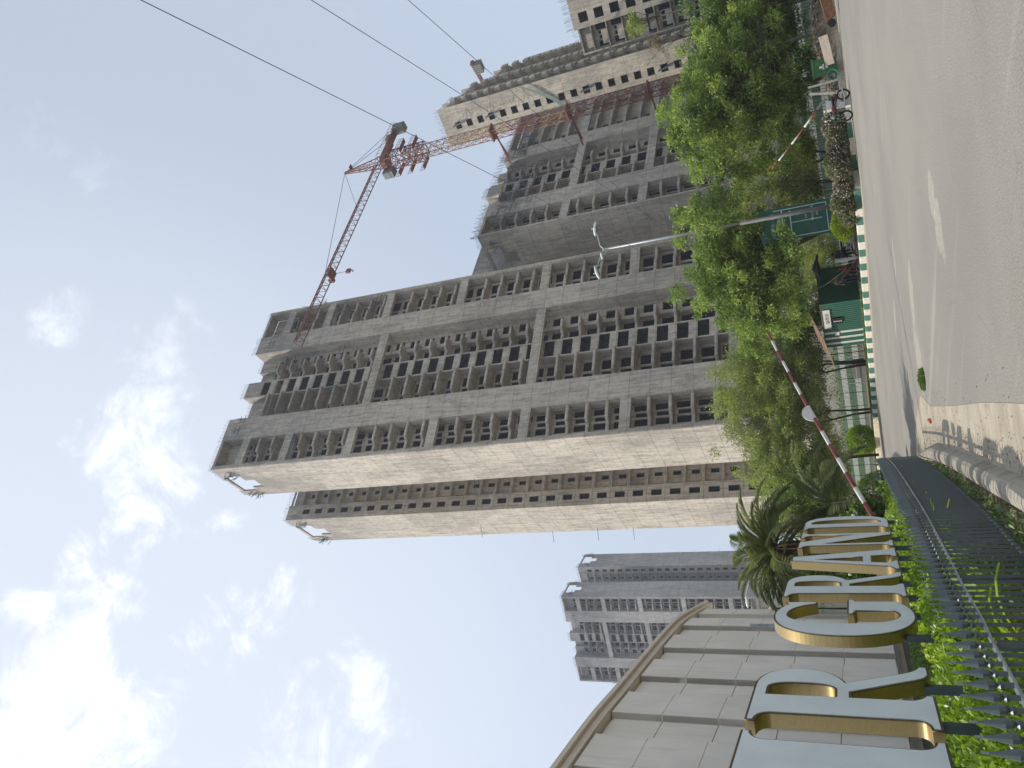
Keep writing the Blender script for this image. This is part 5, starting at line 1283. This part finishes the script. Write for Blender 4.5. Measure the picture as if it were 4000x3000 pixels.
tree('broadleaf_tree', 'dark leafy tree directly behind the kiosk roof', 2.2, 62, 3.7, 3.2, 2.2, 70, .4, .8, 'leaf_deep', per=520, leaf=.19, trunk_r=.1)
tree('thin_tree', 'thin yellow green tree with sparse leaves right of the striped kiosk end', -1.5, 62, 7.1, 4.2, 5.2, 200, .45, .9, 'leaf_olive', per=520, leaf=.18, trunk_r=.09, nstem=3, shell=.3)
tree('thin_tree', 'thin dull green tree above the white half disc of the barrier', -4.7, 64, 7.1, 4.1, 5.2, 190, .5, .95, 'leaf_dull', per=500, leaf=.17, trunk_r=.09, nstem=3, shell=.3)
tree('thin_tree', 'wispy green tree between the half disc and the palms', -7.7, 61, 6.0, 3.5, 4.3, 170, .4, .85, 'leaf_olive', per=560, leaf=.17, trunk_r=.08, nstem=3, shell=.3)
tree('broadleaf_tree', 'dark dense round tree behind the palm fronds', -10.6, 60, 5.4, 3.1, 3.9, 130, .5, .9, 'leaf_neem', per=700, leaf=.18, trunk_r=.15, shell=.3)
tree('broadleaf_tree', 'bright green tree between the date palm and the beige annex', -15.2, 47, 4.6, 1.7, 2.3, 70, .4, .8, 'leaf_neem', per=760, leaf=.15, trunk_r=.12, shell=.3)
tree('broadleaf_tree', 'pale drooping olive bush tree between the sign and the guards', 6.1, 57, 2.6, 2.3, 1.6, 50, .35, .6, 'leaf_olive', per=620, leaf=.15, trunk_r=.05, nstem=2)
tree('broadleaf_tree', 'dark low tree under the shade of the big right tree', 18.6, 59, 2.7, 4.3, 2.0, 70, .4, .8, 'leaf_deep', per=420, leaf=.19, trunk_r=.1, nstem=3)
tree('bare_tree', 'brown half dry branches at the top of the picture', 22.4, 60, 11.4, 1.5, 1.1, 26, .2, .38, 'leaf_dry', per=900, leaf=.10, trunk_r=.05, shell=.1, bark='bark_grey', tz=9.2)
tree('bare_tree', 'pale dry twiggy shrub top against the dark end wall', 9.3, 58.6, 8.1, .8, 1.2, 20, .2, .35, 'leaf_dry', per=900, leaf=.09, trunk_r=.04, shell=.1, bark='bark_grey')
# bare limbs of the right tree, inside the crown
tb = thing('bare_tree', 'tangle of bare pale twigs inside the dark right tree', 'tree', pol(20.2, 52.5, .34)); b = MB()
for i in range(60):
    q = Vector((random.uniform(-.4, .4), 0, 3.0 + random.uniform(0, .4))); pts = [q]; d = Vector((random.uniform(-1, 1), random.uniform(-1, .3), random.uniform(.2, 1))).normalized()
    for k in range(6): d = (d + Vector((random.uniform(-.5, .5), random.uniform(-.5, .5), random.uniform(-.4, .4)))).normalized(); q = q + d * .5; pts.append(q)
    b.tube(pts, [.03, .026, .022, .018, .014, .01, .006], 5)
b.tube([(0, 0, 0), (.1, 0, 1.6), (0, 0, 3.2)], [.12, .1, .06], 8); b.build('branches', 'bark_grey', tb)
# overhanging spray near the camera's upper right corner
tree('broadleaf_tree', 'loose yellow green spray of leaves in front of the low corner block', 24.0, 60, 12.6, 1.2, .8, 26, .18, .4, 'leaf_olive', per=900, leaf=.14, trunk_r=.05, shell=.1, tz=10.5)
# far background greenery
def hedge_mass(name, label, pts, zlo, zhi, th, mat, n, leaf, group=None, cat='bush', kind=None):
    pts = [Vector(p) for p in pts]; L = [(pts[i + 1] - pts[i]).length for i in range(len(pts) - 1)]; T = sum(L)
    u = RG.uniform(0, T, n); P = np.zeros((n, 3))
    for k in range(n):
        s = u[k]; i = 0
        while i < len(L) - 1 and s > L[i]: s -= L[i]; i += 1
        q = pts[i].lerp(pts[i + 1], min(1, s / L[i])); P[k, :2] = (q.x, q.y)
    hump = .75 + .25 * np.sin(u * 2.1 + 1) * np.sin(u * .9); d = RG.normal(size=(n, 2)) * th * .45
    P[:, 0] += d[:, 0]; P[:, 1] += d[:, 1]; P[:, 2] = zlo + (zhi - zlo) * hump * RG.uniform(0, 1, n) ** .45 * np.maximum(.3, 1 - (np.abs(d).max(1) / (th * 1.3)) ** 2)
    co, qd = leafco(P, leaf, .42, -.2, .3); o = from_arrays(name, co, qd, mat); tag(o, label, cat, group, kind); return o
hedge_mass('shrubbery', None, [(38, 72), (12, 75), (2, 84), (-20, 112)], .2, 4.2, 2.5, 'leaf_deep', 26000, .3, cat=None, kind='stuff')
# date palms
def palm(label, az, D, zc, nf, L, trunk_h, tr=.22, seed=1, dry=True):
    rr = random.Random(seed); x, y, _ = pol(az, D); root = thing('date_palm', label, 'palm', (x, y, .1), 0, 'date palms behind the letters')
    b = MB(); b.tube([(0, 0, 0), (.05, 0, zc * .5), (0, 0, zc - .2)], [tr * 1.1, tr, tr * 1.15], 10)
    for i in range(90):
        a = rr.uniform(0, 6.28); z = rr.uniform(.1, zc); b.bar((math.cos(a) * tr, math.sin(a) * tr, z), (math.cos(a) * (tr + .14), math.sin(a) * (tr + .14), z + .2), .06, .03)
    b.build('trunk', 'palm_trunk', root)
    for f in range(nf):
        a = 2 * math.pi * (f / nf) + rr.uniform(-.25, .25); el = rr.uniform(.05, 1.35); ll = L * rr.uniform(.75, 1.1); pts = []; q = Vector((math.cos(a) * .12, math.sin(a) * .12, zc - .1)); e = el
        n = 12
        for k in range(n + 1): pts.append(q.copy()); q = q + Vector((math.cos(a) * math.cos(e), math.sin(a) * math.cos(e), math.sin(e))) * (ll / n); e -= .055 + .07 * (k / n) + (.01 if el > .8 else .03)
        b = MB(); b.tube(pts, [.022 * (1 - .8 * k / n) + .004 for k in range(n + 1)], 5)
        side = Vector((-math.sin(a), math.cos(a), 0))
        for k in range(8, n * 6):
            t = k / 6; i = int(min(t, n - 1)); c = pts[i].lerp(pts[min(i + 1, n)], t - i); fw_ = (pts[min(i + 1, n)] - pts[i]).normalized(); llf = .42 * math.sin(math.pi * min(1, (t / n) * .85 + .12)) + .06
            for s in (-1, 1):
                dr = (side * s * .8 + fw_ * .65 + Vector((0, 0, .25 + rr.uniform(-.15, .15)))).normalized(); tp_ = c + dr * llf; up_ = dr.cross(fw_).normalized() * .016; wv_ = fw_ * .02
                b.add([tuple(c - wv_), tuple(c + dr * llf * .45 + up_), tuple(tp_), tuple(c + dr * llf * .45 - up_ + wv_)], [(0, 1, 2, 3)])
        b.build('frond', 'leaf_palm', root)
    if dry:
        b = MB()
        for f in range(26):
            a = rr.uniform(0, 6.28); q = Vector((math.cos(a) * .1, math.sin(a) * .1, zc - .1)); pts = []; e = -.1
            for k in range(8): pts.append(q.copy()); q = q + Vector((math.cos(a) * math.cos(e), math.sin(a) * math.cos(e), math.sin(e))) * .24; e -= .24
            b.tube(pts, [.03, .028, .024, .02, .016, .012, .008, .005], 5)
        b.build('dry_frond', 'leaf_dry', root)
    return root
palm('tallest date palm with brown hanging stalks, left of the blank tower wall foot', -13.7, 27.0, 4.35, 40, 2.3, 0, .2, 3)
palm('lower date palm with arching green fronds above the letter D', -10.9, 27.5, 2.4, 28, 2.6, 0, .2, 5, False)
# topiary and small bushes
def bush(name, label, az, D, zc, r, sc, n, leaf, mat, zb=.3, group=None, cat='bush'):
    x, y, _ = pol(az, D); root = thing(name, label, cat, (x, y, zb), 0, group); d = RG.normal(size=(n, 3)); d /= np.linalg.norm(d, axis=1)[:, None]; rad = r * RG.uniform(.55, 1.05, n) ** .5
    lump = 1 + .08 * np.sin(d[:, 0] * 7 + az) * np.cos(d[:, 2] * 6)
    P = d * (rad * lump)[:, None] * np.array(sc) + np.array([0, 0, zc - zb]); P[:, 2] = np.maximum(P[:, 2], .02)
    co, qd = leafco(P, leaf, .45, -.1, .2, d); from_arrays('foliage', co, qd, mat, root)
    b = MB(); b.tube([(0, 0, -.05), (0, 0, zc - zb)], [.06, .04], 6)
    for i in range(6): b.tube([(0, 0, .1), (random.uniform(-.5, .5) * r, random.uniform(-.5, .5) * r, (zc - zb) * 1.1)], [.025, .01], 5)
    b.build('stem', 'bark', root); return root
bush('topiary_bush', 'rounded clipped bush on the grass verge under the barrier arm', -6.75, 66.5, 1.30, 1.12, (1.15, 1.0, .95), 12000, .12, 'leaf_hedge')
bush('topiary_bush', 'dark clipped bush behind the letter D beside the barrier foot', -10.35, 31, 1.15, .78, (1.0, 1, .95), 9000, .07, 'leaf_deep', .1)
bush('lime_bush', 'lime green bush under the direction sign beside the flowers', 7.95, 46.3, .95, .75, (1.25, .8, .85), 9000, .10, 'leaf_lime', .3)
bush('lime_bush', 'small yellow green bush under the lower end of the street lamp', 9.0, 46.0, .85, .5, (1.1, .8, .9), 5000, .10, 'leaf_lime', .3)
bush('road_weed', 'small green weed growing at the worn road edge', -3.0, 20.1, .03, .26, (1.0, 1.5, .3), 500, .10, 'grass_green', 0, cat='plant')
for i, (a, D_, z, r, lb) in enumerate(((-11.9, 22.5, 1.5, .5, 'dark frangipani plant with white flowers beside the barrier foot'), (-12.9, 23.5, 1.9, .6, 'frangipani plant with white flowers under the palm, behind the letter D'), (-14.3, 20.0, 1.9, .55, 'frangipani plant with white flowers between the letters A and N'), (-9.6, 24.5, .8, .45, 'dark leafy plant behind the end of the railing'))):
    o = bush('flowering_plant', lb, a, D_, z, r, (1.0, .9, 1.0), 500, .26, 'leaf_deep', .1, cat='plant')
    b = MB()
    for k in range(6 if i < 3 else 1):
        q = Vector((random.uniform(-.4, .4), random.uniform(-.5, -.1), z - .1 + random.uniform(-.2, .45)))
        for m_ in range(4): b.ball(tuple(q + Vector((random.uniform(-.04, .04), 0, random.uniform(-.04, .04)))), .03, 6, k=4)
    b.build('flower', 'petal_white', o)
# flowering bushes along the flower bed
for i, (a, D_, r, lb) in enumerate(((14.4, 43.9, .75, 'pink flowering bush nearest the red motorbike'), (13.1, 43.6, .85, 'pink flowering bush behind the white kerb stone'), (11.9, 43.3, .8, 'pink flowering bush in the middle of the kerb bed'), (10.6, 43.4, .85, 'pink flowering bush right of the direction sign'), (9.4, 44.2, .8, 'pink flowering bush in front of the street lamp foot'), (8.4, 45.0, .6, 'pink flowering bush in front of the lime green bush'))):
    r *= (1.0, .78, .95, .72, .92, .8)[i]
    o = bush('flowering_bush', lb, a, D_, .35 + .65 * r, r, (1.1, .7, .8 + .1 * (i % 3)), 3400, .14, 'leaf_flower', .3, 'pink flowering bushes in the kerb bed')
    n = 260; d = RG.normal(size=(n, 3)); d[:, 1] = -abs(d[:, 1]); d /= np.linalg.norm(d, axis=1)[:, None]; P = d * r * 1.03 * np.array([1.1, .75, .85]) + np.array([0, 0, .05 + .65 * r]); P = P[P[:, 2] > .1]
    co, qd = leafco(P, .062, .9); from_arrays('blossom', co, qd, 'flower_pink', o)
# planting under the letters
def strip_pts(y0, y1, xa, xb, n):
    y = RG.uniform(y0, y1, n); base = np.interp(y, [p[1] for p in reversed(NEAR[3:])], [p[0] for p in reversed(NEAR[3:])])
    return y, base
n = 75000; y = 3.2 + (RG.uniform(0, 1, n) ** 1.35) * 20.5; fx = np.interp(y, sorted(p[1] for p in fp), [p[0] for p in sorted(fp, key=lambda q: q[1])])
w = RG.uniform(.34, 2.0, n); P = np.zeros((n, 3)); P[:, 0] = fx - w; P[:, 1] = y
top = .76 + .10 * np.sin(y * 3.1) * np.cos(w * 4) + .10 * np.sin(y * 1.1 + w * 2.3)
P[:, 2] = .12 + top * RG.uniform(.05, 1, n) ** .5 * np.clip(.55 + w * .6, 0, 1.15)
co, qd = leafco(P, .085, .42, -.5, .3); o = from_arrays('hedge_planting', co, qd, 'leaf_hedge'); tag(o, kind='stuff')
n = 16000; y = RG.uniform(3.2, 24, n); fx = np.interp(y, sorted(p[1] for p in fp), [p[0] for p in sorted(fp, key=lambda q: q[1])]); P = np.zeros((n, 3)); P[:, 0] = fx - RG.uniform(1.7, 6, n); P[:, 1] = y; P[:, 2] = .15 + RG.uniform(0, 1, n) ** .6 * .75
co, qd = leafco(P, .15, .3, -1.0, .2); o = from_arrays('hedge_planting', co, qd, 'leaf_deep'); tag(o, kind='stuff')
# broad-leaved lily plants by the railing
for i, (yy, off) in enumerate(((8.3, .35), (9.6, .45), (10.9, .4), (12.4, .5), (14.5, .5), (6.8, .45), (17.5, .5))):
    fx = float(np.interp(yy, sorted(p[1] for p in fp), [p[0] for p in sorted(fp, key=lambda q: q[1])])); nb_ = random.Random(i)
    lab = ['behind the railing below the letter R nearest the camera', 'behind the railing below the letter G', 'behind the railing between G and the smaller R', 'behind the railing below the smaller R', 'behind the railing below the letter N', 'behind the railing below the letter stem at the picture edge', 'behind the railing below the letter D'][i]
    root = thing('lily_plant', 'long leaved green plant ' + lab, 'plant', (fx - off, yy, .1), 0, 'long leaved plants behind the railing')
    for k in range(9):
        a = nb_.uniform(0, 6.28); e = nb_.uniform(.7, 1.35); L_ = nb_.uniform(.5, .85); q = Vector((0, 0, .3)); sd_ = Vector((-math.sin(a), math.cos(a), 0)); b = MB(); vs = []
        for j in range(7):
            wd = .045 * math.sin(math.pi * (j + .5) / 7) ** .7; vs += [tuple(q - sd_ * wd), tuple(q + Vector((0, 0, -.012))), tuple(q + sd_ * wd)]
            q = q + Vector((math.cos(a) * math.cos(e), math.sin(a) * math.cos(e), math.sin(e))) * (L_ / 6); e -= .26
        b.add(vs, [(3 * j + t, 3 * j + 3 + t, 3 * j + 4 + t, 3 * j + 1 + t) for j in range(6) for t in (0, 1)]); b.build('leaf', 'leaf_hedge', root, smooth=True)
# weeds, litter along the pavement
n = 650; y = RG.uniform(6, 24, n); bx = np.interp(y, [p[1] for p in reversed(NEAR[2:])], [p[0] for p in reversed(NEAR[2:])]); P = np.zeros((n, 3)); P[:, 0] = bx + .05 + np.abs(RG.normal(size=n)) * .18; P[:, 1] = y; P[:, 2] = .018
co, qd = leafco(P, .05, .5, 0, 3); co[:, 2] = np.abs(co[:, 2] - .018) * .4 + .012; o = from_arrays('dry_leaf_litter', co, qd, 'leaf_litter'); tag(o, kind='stuff')
n = 2600; y = RG.uniform(5, 22, n); bx = np.interp(y, [p[1] for p in reversed(NEAR[2:])], [p[0] for p in reversed(NEAR[2:])]); P = np.zeros((n, 3)); P[:, 0] = bx - RG.uniform(.28, .9, n); P[:, 1] = y; P[:, 2] = .12 + RG.uniform(0, .16, n)
co, qd = leafco(P, .07, .4, -.5); o = from_arrays('weeds', co, qd, 'grass_green'); tag(o, kind='stuff')
b = MB(); g0 = gp(3636, 1644); b.box(g0[0] - .03, g0[0] + .03, g0[1] - .28, g0[1] + .28, .01, .05); tag(b.build('plastic_scrap', 'scrap_red'), 'small orange red scrap lying at the pavement edge near the weed', 'litter')
def litter_pebbles():
    b = MB()
    for i in range(120):
        y = random.uniform(7, 23); x = float(np.interp(y, [p[1] for p in reversed(NEAR[2:])], [p[0] for p in reversed(NEAR[2:])])) + random.uniform(.1, 1.2); b.ball((x, y, .01), random.uniform(.004, .011), 5, (1.2, 1, .6), 4)
    tag(b.build('pebbles', 'rubble'), kind='stuff')
litter_pebbles()

# ------------------------------------------------------------------ haze
m = bpy.data.materials.new('haze_air'); m.use_nodes = True; nt = m.node_tree; nt.nodes.clear()
pv = N('ShaderNodeVolumePrincipled'); pv.inputs['Color'].default_value = (.86, .91, 1, 1); pv.inputs['Density'].default_value = .0004; pv.inputs['Anisotropy'].default_value = .2
om = N('ShaderNodeOutputMaterial'); LK(pv.outputs[0], om.inputs['Volume']); MT['haze_air'] = m
b = MB(); b.box(-1600, 1600, -400, 2600, -1, 112); o = b.build('haze', 'haze_air'); o['kind'] = 'stuff'
S.cycles.volume_bounces = 0; S.cycles.volume_step_rate = 8; S.cycles.transparent_max_bounces = 12
